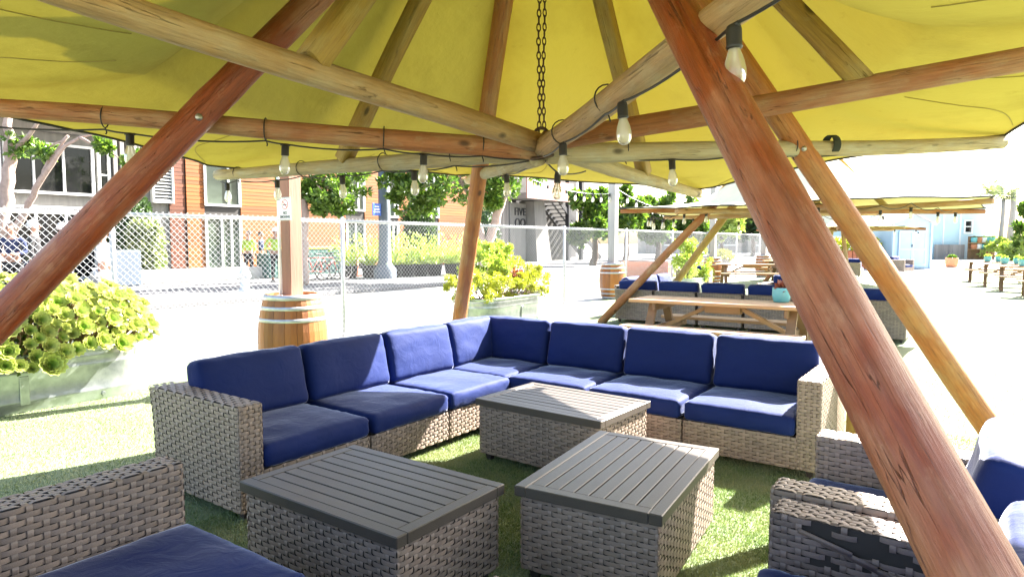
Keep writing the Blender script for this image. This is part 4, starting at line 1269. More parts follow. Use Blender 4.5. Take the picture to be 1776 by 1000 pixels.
mb = MB(); vs = [(BX + .9, a, b) for a, b in pA] + [(BX - .3, a, b) for a, b in pA]
mb._convex([Vector(v) for v in vs], [(0, 1, 2, 3), (7, 6, 5, 4), (0, 4, 5, 1), (1, 5, 6, 2), (2, 6, 7, 3), (3, 7, 4, 0)], sum((Vector(v) for v in vs), Vector()) / 8); mb.build('pier', M['bconc'], bC)
za = bp(915, 349)[1]; zb = bp(915, 316)[1]
ya, yb = by(872), by(954); bw = (yb - ya) / 16
mb = MB(); mb.box((0, 0, 0), (.08, bw * .96, zb - za)); fm = mb.mesh('fascia_panel', M['fascia'])
for i in range(16): link('fascia_panel', fm, bC, (BX + 1.9, ya + bw * (i + .5), (za + zb) / 2))
mb = MB(); fbox(mb, ya, yb, za + .02, za + .35, BX - .3, BX + 1.85); mb.build('terrace_slab', M['bconc'], bC)
# dark stair beyond the entrance
st = thing('steel_stair', 'dark steel outdoor staircase beyond the FIVE wall', 'stairs')
y0, y1 = by(940), by(1010); zt = bp(975, 322)[1]
mb = MB(); fbox(mb, by(930), y1 + 6, .1, 9, BX - 8, BX - 4); mb.build('back_wall', M['steel_dark'], st)
zs0 = .2; zs1 = bp(950, 340)[1]
for s_ in (0, 1):
    mb = MB(); mb.bar((BX - .5 + s_ * 1.6, y1 + 1, zs0), (BX - .5 + s_ * 1.6, y0, zs1), .08, .35); mb.build('stringer', M['steel_dark'], st)
    mb = MB(); mb.bar((BX - .5 + s_ * 1.6, y1 + 1, zs0 + 1.1), (BX - .5 + s_ * 1.6, y0, zs1 + 1.1), .06, .06); mb.build('handrail', M['steel_dark'], st)
mb = MB(); mb.box((0, 0, 0), (1.55, .4, .05)); tm = mb.mesh('tread', M['steel_dark'])
for i in range(18):
    t_ = i / 17; link('tread', tm, st, (BX + .3, y1 + 1 + (y0 - y1 - 1) * t_, zs0 + .15 + (zs1 - zs0) * t_))
for yy in (by(962), by(985)):
    mb = MB(); fbox(mb, yy, yy + .35, .1, 9, BX + .9, BX + 1.2); mb.build('column', M['steel_dark'], st)

# ---- street furniture
p = at_z(668, 488); po = thing('street_light_pole', 'tall blue-grey metal pole with a blue sign on the far pavement', 'pole', (p.x, p.y, 0))
mb = MB(); mb.lathe([(.42, .12), (.42, .45), (.30, .62), (.24, .75), (.22, 2), (.19, 8), (0, 8)], 18); mb.build('shaft', M['bluegrey'], po, True)
mb = MB(); mb.box((.0, .55, 5.0), (.35, .6, 1.6), bev=.04); mb.build('control_cabinet', M['frame'], po)
z0 = at_x(655, 374, p.x)[2]; z1 = at_x(655, 353, p.x)[2]
mb = MB(); mb.box((.05, -.42, (z0 + z1) / 2), (.03, .42, z1 - z0), bev=.008); sg = mb.build('sign_plate', M['blue_sign'], po)
for k in range(3):
    mb = MB(); mb.box((.068, -.42, z0 + (z1 - z0) * (.3 + .22 * k)), (.006, .30 - .05 * k, .035)); mb.build('sign_line', M['white'], sg)
p = at_z(425, 512); hy = thing('fire_hydrant', 'pale fire hydrant on the far pavement seen through the fence', 'hydrant', (p.x, p.y, .12))
mb = MB(); mb.lathe([(.17, 0), (.17, .05), (.12, .06), (.115, .45), (.15, .47), (.15, .51), (.12, .55), (.09, .66), (.03, .71), (.03, .76), (0, .77)], 16); mb.build('barrel', M['frame'], hy, True)
for a, r_ in ((0, .06), (PI / 2, .05), (-PI / 2, .05)):
    mb = MB(); q = Matrix.Rotation(a, 3, 'Z') @ Matrix.Rotation(PI / 2, 3, 'Y'); mb.lathe([(r_, .08), (r_, .17), (r_ * .6, .19), (0, .19)], 10, (0, 0, .40), M=q); mb.build('outlet', M['frame'], hy, True)
p = at_z(620, 484); dl = thing('delineator_post', 'thin orange delineator post beyond the fence near the bicycles', 'post', (p.x, p.y, .12))
mb = MB(); mb.lathe([(.16, 0), (.16, .04), (.05, .06), (.045, 1.0), (.02, 1.04), (0, 1.04)], 12); mb.build('body', M['orange_plastic'], dl, True)
for z in (.7, .88):
    mb = MB(); mb.lathe([(.047, z - .03), (.049, z - .03), (.049, z + .03), (.047, z + .03)], 12); mb.build('reflective_band', M['white'], dl, True)
p = at_z(352, 494); mb = MB(); mb.box((0, 0, .22), (.5, 6.2, .44), bev=.03)
tag(mb.build('concrete_ledge', M['concrete'], None, loc=(p.x - .3, p.y - .2, .12)), 'low pale concrete ledge in front of the orange building door', 'ledge')
p = at_z(478, 487); bn = thing('utility_bin', 'dark green lidded bin beside the workers', 'bin', (p.x, p.y, .12))
mb = MB(); mb.box((0, 0, .42), (.8, 1.1, .84), bev=.05); mb.build('body', M['bin_green'], bn); mb = MB(); mb.box((0, 0, .88), (.86, 1.16, .07), bev=.03); mb.build('lid', M['bin_green'], bn)
p = at_z(212, 503); bn = thing('utility_box', 'grey metal utility box standing by the variegated hedge', 'utility box', (p.x, p.y, .12))
mb = MB(); mb.box((0, 0, .55), (.6, .9, 1.1), bev=.02); mb.build('cabinet', M['bluegrey'], bn); mb = MB(); mb.box((.306, 0, .55), (.012, .8, 1.0), bev=.004); mb.build('door', M['bluegrey'], bn)
p = at_z(568, 486); bb = thing('bike_shelter_panel', 'dark green barrier panel with yellow tape behind the bicycles', 'barrier', (p.x - 1.2, p.y, .12))
mb = MB(); mb.box((0, 0, .62), (.06, 3.6, 1.1), bev=.01); mb.build('panel', M['bin_green'], bb); mb = MB(); mb.box((.05, 0, 1.12), (.01, 3.9, .06)); mb.build('tape', M['yellow'], bb)
for s_ in (-1.7, 0, 1.7):
    mb = MB(); mb.box((0, s_, .6), (.08, .08, 1.2)); mb.build('post', M['steel_dark'], bb)

def bicycle(label, loc, rz, mat):
    t = thing('bicycle', label, 'bicycle', loc, rz, 'bicycles parked beyond the fence')
    Mx = Matrix.Rotation(PI / 2, 3, 'X')
    for x in (-.52, .52):
        mb = MB(); mb.torus((x, 0, .34), .32, .018, 26, 6, Mx); w = mb.build('wheel', M['rubber'], t, True)
        mb = MB(); mb.torus((x, 0, .34), .295, .009, 26, 5, Mx)
        for k in range(10):
            a = k * PI / 5; mb.tube([(x, 0, .34), (x + .29 * math.cos(a), 0, .34 + .29 * math.sin(a))], .002, 3, False)
        mb.tube([(x, -.04, .34), (x, .04, .34)], .02, 8); mb.build('rim', M['steel'], w)
    mb = MB(); bbk = (-.06, 0, .30); seat = (-.20, 0, .78); head = (.36, 0, .80); hb = (.39, 0, .70); ra = (-.52, 0, .34); fa = (.52, 0, .34)
    for a, b in ((bbk, seat), (seat, head), (bbk, hb), (head, hb), (bbk, ra), (seat, ra), (hb, fa)): mb.tube([a, b], .018, 7)
    mb.build('frame', M[mat], t, True)
    mb = MB(); mb.tube([head, (.34, 0, .95)], .012, 6); mb.tube([(.30, -.28, .98), (.34, -.1, .95), (.34, .1, .95), (.30, .28, .98)], .012, 6); mb.build('handlebar', M['black'], t, True)
    mb = MB(); mb.tube([seat, (-.23, 0, .90)], .012, 6); mb.box((-.24, 0, .92), (.26, .13, .05), bev=.02); mb.build('saddle', M['black'], t)
    mb = MB(); mb.lathe([(.09, -.005), (.09, .005)], 14, bbk, M=Mx); mb.tube([(-.06, -.06, .30), (.04, -.06, .16)], .01, 5); mb.tube([(-.06, .06, .30), (-.16, .06, .44)], .01, 5); mb.build('crank', M['black'], t)
    return t
for i, (x, l, m) in enumerate(((546, 'red bicycle parked nearest the timber post beyond the fence', 'red_paint'), (563, 'red and black bicycle in the middle of the parked row', 'red_paint'), (580, 'dark grey bicycle at the right of the parked row', 'bluegrey'))):
    p = at_z(x, 491); bicycle(l, (p.x, p.y, .12), 1.35 + .12 * i, m)

# ---- street trees, hedges, potted plants
def tree_at(name, label, xpx, ypx, trunks_px, clumps_px, leafn, size, lm, bark, seed, group=None):
    """trunk foot on the far pavement; limbs and clumps at the same distance, from their directions"""
    b = at_z(xpx, ypx, .12); D = (b - CAM).dot(fw)
    rnd = random.Random(seed)
    tr = []
    for poly in trunks_px:
        tr.append([tuple(at_d(x, y, D * (1 + dd)) - b) + (r,) for x, y, r, dd in poly])
    cl = [(at_d(x, y, D * (1 + dd)) - b, r) for x, y, r, dd in clumps_px]
    return tree(name, label, b, tr, cl, leafn, size, lm, bark, seed, group)
GT = 'street trees on the far pavement'
tree_at('street_tree', 'bare forked tree with pale trunk and few leaves at the left edge', -20, 505,
        [[(-20, 505, .22, 0), (0, 400, .19, 0), (14, 330, .17, 0), (18, 260, .14, 0), (12, 205, .10, 0), (-10, 120, .06, 0)], [(18, 268, .08, 0), (45, 240, .06, -.01), (75, 200, .04, -.02)],
         [(-20, 480, .13, .01), (10, 425, .10, .01), (45, 365, .09, 0), (70, 312, .08, -.02), (110, 255, .05, -.03), (138, 238, .03, -.03)], [(70, 312, .06, -.02), (85, 280, .05, -.02), (118, 236, .03, -.03)]],
        [(38, 252, .35, 0), (75, 262, .35, -.02), (175, 255, .25, -.03), (60, 150, 1.0, 0), (-40, 110, 1.2, 0), (230, 285, .35, -.02), (250, 240, .5, .02)], 2200, .16, 'leaf_green', 'bark', 31, GT)
tree_at('street_tree', 'leafy green street tree right of the timber post', 528, 494,
        [[(528, 494, .16, 0), (526, 440, .14, 0), (530, 380, .12, 0), (523, 330, .11, 0), (515, 305, .09, 0)], [(524, 335, .08, 0), (545, 310, .06, 0)]],
        [(560, 335, .75, -.02), (590, 345, .6, 0), (540, 350, .55, .01), (580, 315, .9, .02), (530, 300, 1.0, 0), (610, 318, .6, .02), (566, 362, .4, -.01), (500, 260, 1.1, 0), (600, 260, 1.2, 0)], 6500, .17, 'leaf_green', 'bark', 32, GT)
tree_at('street_tree', 'two-trunked street tree with spreading crown right of the blue-grey pole', 838, 487,
        [[(838, 487, .2, 0), (846, 420, .17, 0), (862, 375, .16, 0), (872, 340, .14, 0), (880, 300, .1, 0)], [(836, 480, .15, 0), (840, 420, .13, 0), (828, 385, .12, 0), (826, 365, .11, 0), (818, 345, .09, 0), (800, 315, .07, 0)]],
        [(720, 325, 1.0, 0), (760, 318, 1.0, .02), (800, 312, 1.1, -.02), (840, 308, 1.2, 0), (745, 345, .5, .02), (690, 318, .6, 0), (868, 312, .8, 0), (855, 345, .35, -.02), (900, 280, 1.0, 0), (780, 270, 1.6, 0), (860, 260, 1.6, 0), (720, 280, 1.2, 0)], 8500, .22, 'leaf_green', 'bark', 33, GT)
def topiary(label, xpx, ypx, x0, x1, ytop, mat, seed, n):
    b = at_z(xpx, ypx, .12); D = (b - CAM).dot(fw); w = (x1 - x0) / F * D / 2; h = at_d(xpx, ytop, D).z - .12
    rnd = random.Random(seed)
    t = thing('column_hedge', label, 'hedge', b, 0, 'clipped columns of climbing green')
    pts = []
    for _ in range(260):
        a = rnd.random() * 2 * PI; z = rnd.random(); rr = w * min(1, 4 * (1 - z) + .35) * (.8 + .25 * rnd.random())
        pts.append(((rr * math.cos(a), rr * math.sin(a), z * h), .16))
    mb = MB(); leaf_cloud(mb, pts, n, .13, rnd, shape=1.5); mb.build('foliage', M[mat], t)
    mb = MB(); mb.lathe([(w * .78, 0), (w * .8, h * .8), (w * .4, h * .95), (0, h * .97)], 10); mb.build('core', M['leaf_dark'], t)
topiary('variegated cream and green column hedge left of the cedar building', 256, 488, 234, 280, 386, 'leaf_var', 41, 6500)
topiary('tall dark hedge column behind the leaning red pole', 228, 484, 200, 262, 338, 'leaf_dark', 42, 7000)
topiary('dark clipped column hedge between two windows of the cedar building', 728, 474, 703, 750, 350, 'leaf_dark', 43, 7000)
topiary('small dark clipped hedge near the FIVE wall, behind the red pole', 842, 462, 806, 850, 362, 'leaf_dark', 44, 3500)
def strap_plant(label, loc, h, n, seed, pot=.32):
    rnd = random.Random(seed); t = thing('potted_plant', label, 'potted plant', loc, 0, 'potted plants along the cedar building')
    mb = MB(); mb.lathe([(0, 0), (pot * .8, 0), (pot, .42), (pot * 1.04, .42), (pot * 1.04, .47), (pot * .9, .47), (pot * .88, .4), (0, .4)], 14); mb.build('pot', M['rubber'], t, True)
    mb = MB()
    for _ in range(n):
        a = rnd.random() * 2 * PI; el = rnd.uniform(.25, 1.4); L = h * rnd.uniform(.7, 1.2)
        d = Vector((math.cos(a) * math.cos(el), math.sin(a) * math.cos(el), math.sin(el))); s = Vector((-math.sin(a), math.cos(a), 0)) * .03
        b = Vector((math.cos(a) * .1, math.sin(a) * .1, .42)); m_ = b + d * L * .55; e = b + d * L + Vector((0, 0, -L * .22))
        mb.add([b - s, b + s, m_ + s, m_ - s, e], [(0, 1, 2, 3), (3, 2, 4)])
    leaf_cloud(mb, [((0, 0, .42 + h * .6), h * .55)], n * 2, .16, rnd); mb.build('leaves', M['leaf_lime'], t)
lab = ['beside the orange delineator post', 'left of the blue-grey pole', 'right behind the blue-grey pole', 'second to the right of the blue-grey pole', 'below the dark column hedge', 'right of the dark column hedge', 'beside the two-trunked tree', 'last before the leaning red pole']
for i, x in enumerate((606, 642, 684, 706, 730, 754, 784, 812)):
    p = at_z(x, 482 - i * .9, .12); strap_plant('leafy potted plant in a black tub, ' + lab[i], (p.x, p.y, .12), 1.15, 70, 60 + i)

# ================================================================== BEYOND THE SOFA: PICNIC TABLES, SECOND SEATING GROUP
def plank_mesh(name, l, w, t, mat, ends=0.0):
    mb = MB(); mb.box((0, 0, 0), (l, w, t), bev=.006); return mb.mesh(name, M[mat])
def picnic_table(label, loc, rz, L=2.2):
    t = thing('picnic_table', label, 'picnic table', loc, rz, 'wooden picnic tables')
    H = .75; n = 5; W = .72; pw = W / n
    pm_ = plank_mesh('plank', L, pw - .008, .04, 'picnic')
    for i in range(n): link('plank', pm_, t, (random.uniform(-.004, .004), -W / 2 + pw * (i + .5), H - .02))
    bm2 = plank_mesh('bench_plank', L * .93, .135, .04, 'picnic')
    for s in (-1, 1):
        for k in (0, 1): link('bench_plank', bm2, t, (0, s * (.60 + k * .145), .45))
    for sx in (-1, 1):
        x = sx * L * .375
        for s in (-1, 1):
            mb = MB(); mb.bar((x, s * .20, H - .05), (x, s * .56, .0), .045, .10, (1, 0, 0)); mb.build('leg', M['picnic_dark'], t)
        mb = MB(); mb.box((x - sx * .05, 0, H - .085), (.045, W * .94, .09), bev=.006); mb.build('top_cleat', M['picnic_dark'], t)
        mb = MB(); mb.box((x - sx * .05, 0, .385), (.045, 1.62, .10), bev=.006); mb.build('bench_bearer', M['picnic_dark'], t)
        mb = MB(); mb.bar((x - sx * .08, 0, .40), (sx * .16, 0, H - .06), .045, .08, (0, 1, 0)); mb.build('brace', M['picnic'], t)
    mb = MB(); mb.box((0, 0, H - .095), (.42, .05, .11), bev=.008); mb.box((0, -.10, H - .095), (.42, .03, .10), bev=.008); mb.build('centre_cleat', M['picnic'], t)
    return t
PT = picnic_table('wooden picnic table right behind the near sofa with one teal pot on it', (-2.55, 8.02, 0), .02)
p = at_z(1290, 497); 
copy_tree(PT, 'picnic table beyond the second seating group, in front of two barrels', (p.x + .1, p.y + .3, 0), .45)
p = at_z(1350, 487); copy_tree(PT, 'picnic table farther back and right, half hidden by the big leaning pole', (p.x + .3, p.y + 1.0, 0), .45)
rows = [((1752, 517), 'nearest of the four sunlit picnic tables at the right edge'), ((1713, 505), 'second nearest of the four sunlit picnic tables at right'), ((1687, 497), 'third of the four sunlit picnic tables at right'), ((1663, 489), 'farthest of the four sunlit picnic tables at right, by the planted tub')]
RT = []
for (x, y), l in rows:
    q = at_z(x, y); c = Vector((q.x + 1.15, q.y + .75, 0)); RT.append(c); copy_tree(PT, l, c, .0)

def pot_plant(label, loc, r, h, mat, leaf, n, size, seed, name='teal_pot'):
    rnd = random.Random(seed); t = thing(name, label, 'flower pot', loc, rnd.random() * 6, 'potted succulents on tables')
    mb = MB(); mb.lathe([(0, 0), (r * .78, 0), (r * .86, .01), (r, h * .45), (r * .99, h * .95), (r * .97, h), (r * .88, h), (r * .86, h * .86), (0, h * .84)], 20); mb.build('pot', M[mat], t, True)
    mb = MB(); leaf_cloud(mb, [((0, 0, h * .98), r * .6)], n, size * .75, rnd, spread=(1, 1, .6), shape=1.6, upb=.9); mb.build('succulent', M[leaf], t)
    return t
q = at_z(1355, 523, .755); pot_plant('teal pot with a pinkish succulent on the picnic table behind the sofa', (q.x, q.y, .752), .105, .17, 'teal', 'leaf_red', 120, .09, 5)
w = ['nearest', 'second nearest', 'third', 'farthest']
for i, c in enumerate(RT):
    for k, dx in ((0, -.32), (1, .02)):
        pot_plant('teal pot, %s of two, on the %s right-hand picnic table' % (('left', 'right')[k], w[i]), (c.x + dx, c.y + .05 * k, .752), .12, .19, 'teal', 'leaf_lime', 70, .10, 70 + i * 2 + k)
for k, x in ((0, 1352), (1, 1359)):
    q = at_z(x, 459, .755); 
    pot_plant('pale teal pot, %s of two, on the table hidden by the leaning pole' % ('left', 'right')[k], (q.x, q.y, .752), .13, .2, 'teal', 'leaf_yellow', 70, .1, 90 + k)

# second sofa group: backs towards the near sofa, facing +Y
G2 = 'sections of the second sofa beyond the picnic table'
S2Y = 11.02 + DEP / 2
base = section('sofa_section', 'far left armless section of the second sofa, back to the picnic table', W1, '', group=G2, seed=2)
xs = [-5.15 + .78 * i for i in range(6)]
names = ['far left section of the second sofa, back to the picnic table', 'second section from the left of the second sofa, behind the picnic table', 'third section from the left of the second sofa, behind the picnic table', 'fourth section of the second sofa, right behind the teal pot', 'fifth section of the second sofa, mostly hidden by the big leaning pole', 'right end section of the second sofa, between the two leaning poles']
put(base, xs[0], S2Y, PI); base['label'] = names[0]
for i in range(1, 6): copy_tree(base, names[i], (xs[i], S2Y + .0 * i, 0), PI)
for i, l in enumerate(('left wing section of the second sofa, nearest its corner', 'left wing section of the second sofa, with sunlit cushion', 'left wing end section of the second sofa, beside the tent pole')):
    copy_tree(base, l, (-5.55 + DEP / 2 - .42, S2Y + .86 + .76 * i, 0), PI / 2)
arm2 = section('wicker_armchair', 'wicker armchair with upright navy cushion beyond the second sofa', .7, 'lr', group='armchairs', seed=9)
put(arm2, -3.3, 14.4, -.05)
q = at_z(1205, 500); copy_tree(arm2, 'wicker armchair seen from behind at the left of the second group', (q.x + .2, q.y - .6, 0), PI + .2)
copy_tree(ct, 'slatted wicker coffee table inside the second seating group', (-1.6, 12.6, 0), .0)
# third group far back by the shed
q = at_z(1478, 479); b3 = copy_tree(base, 'distant wicker sofa section left of the pale blue shed, back turned', (q.x, q.y, 0), PI, group='distant sofa by the shed')
copy_tree(base, 'second distant wicker sofa section left of the pale blue shed', (q.x - .76, q.y, 0), PI, group='distant sofa by the shed')
q = at_z(1560, 472); copy_tree(arm2, 'distant wicker armchair in front of the pale blue shed door', (q.x, q.y, 0), 1.2)

# short timber post behind the sofa arm
q = at_z(1482, 793); mb = MB(); mb.box((0, 0, .36), (.105, .105, .72), bev=.006)
tag(mb.build('timber_post', M['pole_gold'], None, loc=(q.x, q.y, 0)), 'short golden timber post between sofa arm and leaning pole', 'post')

# redwood planter box, cushion lid
q = at_z(1120, 497); rb = thing('redwood_box', 'red cedar plank box beside the barrel, behind the second sofa', 'planter box', (q.x, q.y, 0), .25)
for s in (-1, 1):
    pm1 = plank_mesh('plank', 1.5, .03, .16, 'redwood'); pm2 = plank_mesh('plank', .03, .9, .16, 'redwood')
    for i in range(5):
        link('plank', pm1, rb, (0, s * .46, .09 + i * .165)); link('plank', pm2, rb, (s * .76, 0, .09 + i * .165))
    for sx in (-1, 1):
        mb = MB(); mb.box((sx * .70, s * .43, .42), (.08, .03, .84)); mb.build('corner_post', M['redwood'], rb)
mb = MB(); mb.box((0, 0, .80), (1.46, .88, .02)); mb.build('soil', M['soil'], rb)
clump_bush('yellow_bush', 'yellow-green bush growing behind the redwood box', (q.x + .9, q.y + 1.6, 0), [((0, 0, .6), .45), ((.3, .3, .9), .4), ((-.4, .2, .5), .4), ((.5, -.1, .4), .35)], 2600, .10, 'leaf_lime', 96)
q = at_z(1252, 478); bt = thing('pale_planter', 'pale tapered planter with jade shrub beside the third barrel', 'planter', (q.x, q.y, 0))
mb = MB(); mb.lathe([(0, 0), (.34, 0), (.46, .7), (.48, .72), (.44, .72), (.42, .62), (0, .6)], 4, a0=PI / 4, a1=2 * PI + PI / 4); mb.build('tub', M['bconc'], bt)
mb = MB(); leaf_cloud(mb, [((0, 0, .85), .42)], 600, .14, random.Random(4), spread=(1, 1, .55)); mb.build('foliage', M['leaf_yellow'], bt)

# ---- tents two and three
mats2 = dict(arms=[M['pole_brown'], M['pole_tan']], legs=[M['pole_brown'], M['pole_gold'], M['pole_brown'], M['pole_tan']], strut=M['pole_gold'])
ARM2 = [(25 + 45 * k, 1.95 + .06 * math.sin(k * 2.1)) for k in range(8)]
T2 = Vector((-2.62, 11.75, 0))
LEG2 = [(199, 3.2, (0, 0, 0)), (152, 3.55, (0, 0, 0)), (62, 3.1, (0, 0, 0)), (287, 2.9, (0, 0, 0))]
make_tent('pole_tent', 'second canvas pole tent over the sofa group behind the picnic table', T2, 1.96, ARM2, LEG2, 3.45, 2.85, 1.45, mats2, 70, False, 'canopy_pale')
q = at_d(1452, 395, 24.0); T3 = Vector((q.x, q.y, 0))
make_tent('pole_tent', 'third smaller-looking canvas pole tent in front of the pale blue shed', T3, 1.92, [(10 + 45 * k, 1.92) for k in range(8)], [(200, 2.4, (0, 0, 0)), (110, 2.4, (0, 0, 0)), (20, 2.2, (0, 0, 0)), (290, 2.2, (0, 0, 0))], 3.2, 2.75, 1.3, mats2, 90, False, 'canopy_pale')
def ring_lights(label, c, r, z, n, a0, a1, seed):
    rnd = random.Random(seed); t = thing('string_lights', label, 'lights', c, 0, 'bulb strings on the far tents')
    pts = []
    for i in range(n):
        a = R(a0 + (a1 - a0) * i / (n - 1)); rr = r * rnd.uniform(.85, 1.0)
        p = Vector((math.cos(a) * rr, math.sin(a) * rr, z + rnd.uniform(-.05, .03))); pts.append(p); add_bulb(t, p, a, sc_=1.15)
    fine = []
    for a, b in zip(pts, pts[1:]):
        for k in range(5): u = k / 5; fine.append(a.lerp(b, u) + Vector((0, 0, .06 * (1 - 4 * u * (1 - u)))))
    mb = MB(); mb.tube(fine, .006, 5); mb.build('cable', M['black'], t)
ring_lights('string of bulbs along the near left edge of the second tent', T2, 2.5, 1.88, 9, 175, 250, 1)
ring_lights('string of bulbs along the far side of the second tent', T2, 2.2, 1.90, 8, 60, 160, 2)
ring_lights('string of bulbs along the right edge of the second tent', T2, 2.3, 1.93, 6, 270, 375, 3)
ring_lights('string of bulbs hanging round the third tent', T3, 2.6, 1.85, 10, 180, 370, 4)
def span_lights(label, p0, p1, n, sag, mat='white'):
    t = thing('string_lights', label, 'lights', (0, 0, 0), 0, 'bulb strings between posts')
    pts = []
    for i in range(n * 4 + 1):
        u = i / (n * 4); p = p0.lerp(p1, u) + Vector((0, 0, -sag * 4 * u * (1 - u))); pts.append(p)
        if i % 4 == 2: add_bulb(t, p, 0, sc_=1.5)
    mb = MB(); mb.tube(pts, .007, 5); mb.build('cable', M[mat], t)
span_lights('white string of bulbs meeting the grey post above the second barrel', at_d(925, 312, 15.5), Vector((b2p.x, b2p.y, 2.72)), 9, .12)
span_lights('string of bulbs between the grey posts along the fence', Vector((b2p.x, b2p.y, 2.9)), Vector((b3p.x, b3p.y, 3.0)), 14, .5)

# ---- far right: shed, pale blue building, fence, shelf, palms
q0 = at_z(1545, 467); q1 = at_z(1612, 466)
sh = thing('garden_shed', 'pale blue wooden shed with gable roof and double door', 'shed', (q1.x, q1.y, 0), math.atan2(q1.y - q0.y, q1.x - q0.x) - .1)
D = (q1 - CAM).dot(fw); wS = 75 / F * D; hS = (467 - 387) / F * D; hR = (467 - 374) / F * D
mb = MB(); mb.box((-wS / 2, 1.2, hS / 2), (wS, 2.4, hS)); mb.build('wall', M['shed_blue'], sh)
mb = MB(); mb.add([(-wS, -.0, hS), (0, -.0, hS), (-wS / 2, 0, hR), (-wS, 2.4, hS), (0, 2.4, hS), (-wS / 2, 2.4, hR)], [(0, 1, 2), (5, 4, 3)]); mb.build('gable', M['shed_blue'], sh)
for s in (0, 1):
    mb = MB(); x0 = -wS - .2 if s == 0 else .2; mb.bar((x0, 1.2, hS - .1), (-wS / 2, 1.2, hR + .05), 2.9, .07, (0, 0, 1)); mb.build('roof', M['roof_grey'], sh)
dw = wS * .36
for s in (-1, 1):
    mb = MB(); mb.box((-wS / 2 + s * dw / 2 * 1.01, -.03, hS * .42), (dw * .98, .05, hS * .78), bev=.01); d_ = mb.build('door', M['shed_blue'], sh)
    mb = MB()
    for z in (.06, .40, .78): mb.box((-wS / 2 + s * dw / 2, -.065, hS * z + .06), (dw * .96, .02, .10))
    for xx in (-.46, .46): mb.box((-wS / 2 + s * dw / 2 + xx * dw, -.064, hS * .42), (.09, .018, hS * .76))
    mb.build('trim', M['shed_trim'], d_)
mb = MB(); mb.box((-wS / 2 - .06, -.09, hS * .5), (.03, .06, .16)); mb.build('latch', M['black'], sh)
for xx in (-wS, 0):
    mb = MB(); mb.box((xx, -.01, hS / 2), (.12, .12, hS)); mb.build('corner_trim', M['shed_trim'], sh)

PB2 = at_z(1600, 449); Dw = (PB2 - CAM).dot(fw)
def wpx(x, y, dd=0.0): return at_d(x, y, Dw + dd)
bl = thing('blue_building', 'long pale blue building behind the shed at right', 'building')
a = wpx(1480, 420); b = wpx(1718, 420); ax = (b - a); ax.z = 0; L = ax.length; ax.normalize(); ang = math.atan2(ax.y, ax.x)
bl.location = (a.x, a.y, 0); bl.rotation_euler = (0, 0, ang)
zt = wpx(1600, 352).z
mb = MB(); mb.box((L / 2, 3, zt / 2), (L, 6, zt)); mb.build('wall', M['bld_blue'], bl)
mb = MB(); mb.bar((L / 2, -.5, zt - .05), (L / 2, 6.5, zt + 1.2), L + .6, .12, (0, 0, 1)); mb.build('roof', M['roof_grey'], bl)
kx = lambda x: (x - 1480) / (1718 - 1480) * L
wz0, wz1 = wpx(1677, 402).z, wpx(1677, 384).z
mb = MB(); mb.box((kx(1677.5), -.02, (wz0 + wz1) / 2), (kx(1682) - kx(1673), .06, wz1 - wz0)); wn_ = mb.build('window', M['pane_dark'], bl)
mb = MB(); hw = (kx(1682) - kx(1673)) / 2 + .1; hz_ = (wz1 - wz0) / 2 + .1
for s in (-1, 1):
    mb.box((kx(1677.5) + s * hw, -.04, (wz0 + wz1) / 2), (.12, .12, 2 * hz_ + .12)); mb.box((kx(1677.5), -.04, (wz0 + wz1) / 2 + s * hz_), (2 * hw - .13, .12, .12))
mb.box((kx(1677.5), -.07, (wz0 + wz1) / 2), (2 * hw - .13, .06, .08)); mb.build('frame', M['white'], wn_)
for x in (1635, 1664):
    mb = MB(); mb.box((kx(x), -.03, zt / 2), (.12, .08, zt - .1)); mb.build('corner_board', M['white'], bl)
wf = thing('board_fence', 'weathered grey board fence below the pale blue building', 'fence', (a.x, a.y, 0), ang)
zf = wpx(1640, 424).z; n = 16; x0, x1 = kx(1612), kx(1664); bw = (x1 - x0) / n
bmz = plank_mesh('board', bw * .94, .04, zf, 'fence_wood')
for i in range(n): link('board', bmz, wf, (x0 + bw * (i + .5), -.7, zf / 2))
mb = MB(); mb.box(((x0 + x1) / 2, -.66, zf * .8), (x1 - x0, .05, .1)); mb.build('rail', M['fence_wood'], wf)
sf = thing('pot_shelf', 'brown plank shelf unit stacked with coloured pots', 'shelf', (a.x, a.y, 0), ang)
x0, x1 = kx(1665), kx(1712); zs = wpx(1680, 410).z; n = 8
bmz = plank_mesh('board', (x1 - x0) / n * .96, .05, zs, 'picnic_dark')
for i in range(n): link('board', bmz, sf, (x0 + (x1 - x0) / n * (i + .5), -1.0, zs / 2))
shelf_z = [wpx(1680, 421).z, wpx(1680, 432).z]
for z in shelf_z:
    mb = MB(); mb.box(((x0 + x1) / 2, -1.25, z), (x1 - x0, .45, .06)); mb.build('shelf_board', M['picnic'], sf)
pc = [('teal', 'pale teal'), ('white', 'white'), ('terracotta', 'terracotta')]
for i in range(9):
    zz = shelf_z[i // 5]; k = i % 5; m, nm = pc[(i * 2 + i // 4) % 3]
    loc = sf.matrix_basis @ Vector((x0 + (x1 - x0) * (.15 + .17 * k), -1.25, zz + .032))
    pot_plant('%s pot, number %s from the left on the %s shelf board' % (nm, ('one', 'two', 'three', 'four', 'five')[k], ('upper', 'lower')[i // 5]), loc, .24, .42, m, 'leaf_green', 20, .2, 120 + i, 'shelf_pot')
q = at_z(1697, 441); pw_ = 7.5 / F * (q - CAM).dot(fw)
mb = MB(); hp = at_d(1697, 380, (q - CAM).dot(fw)).z; mb.box((0, 0, hp / 2), (pw_, pw_, hp), bev=.02)
tag(mb.build('rust_post', M['redwood'], None, loc=(q.x, q.y, 0)), 'tall rust-red square post in front of the pot shelf', 'post')
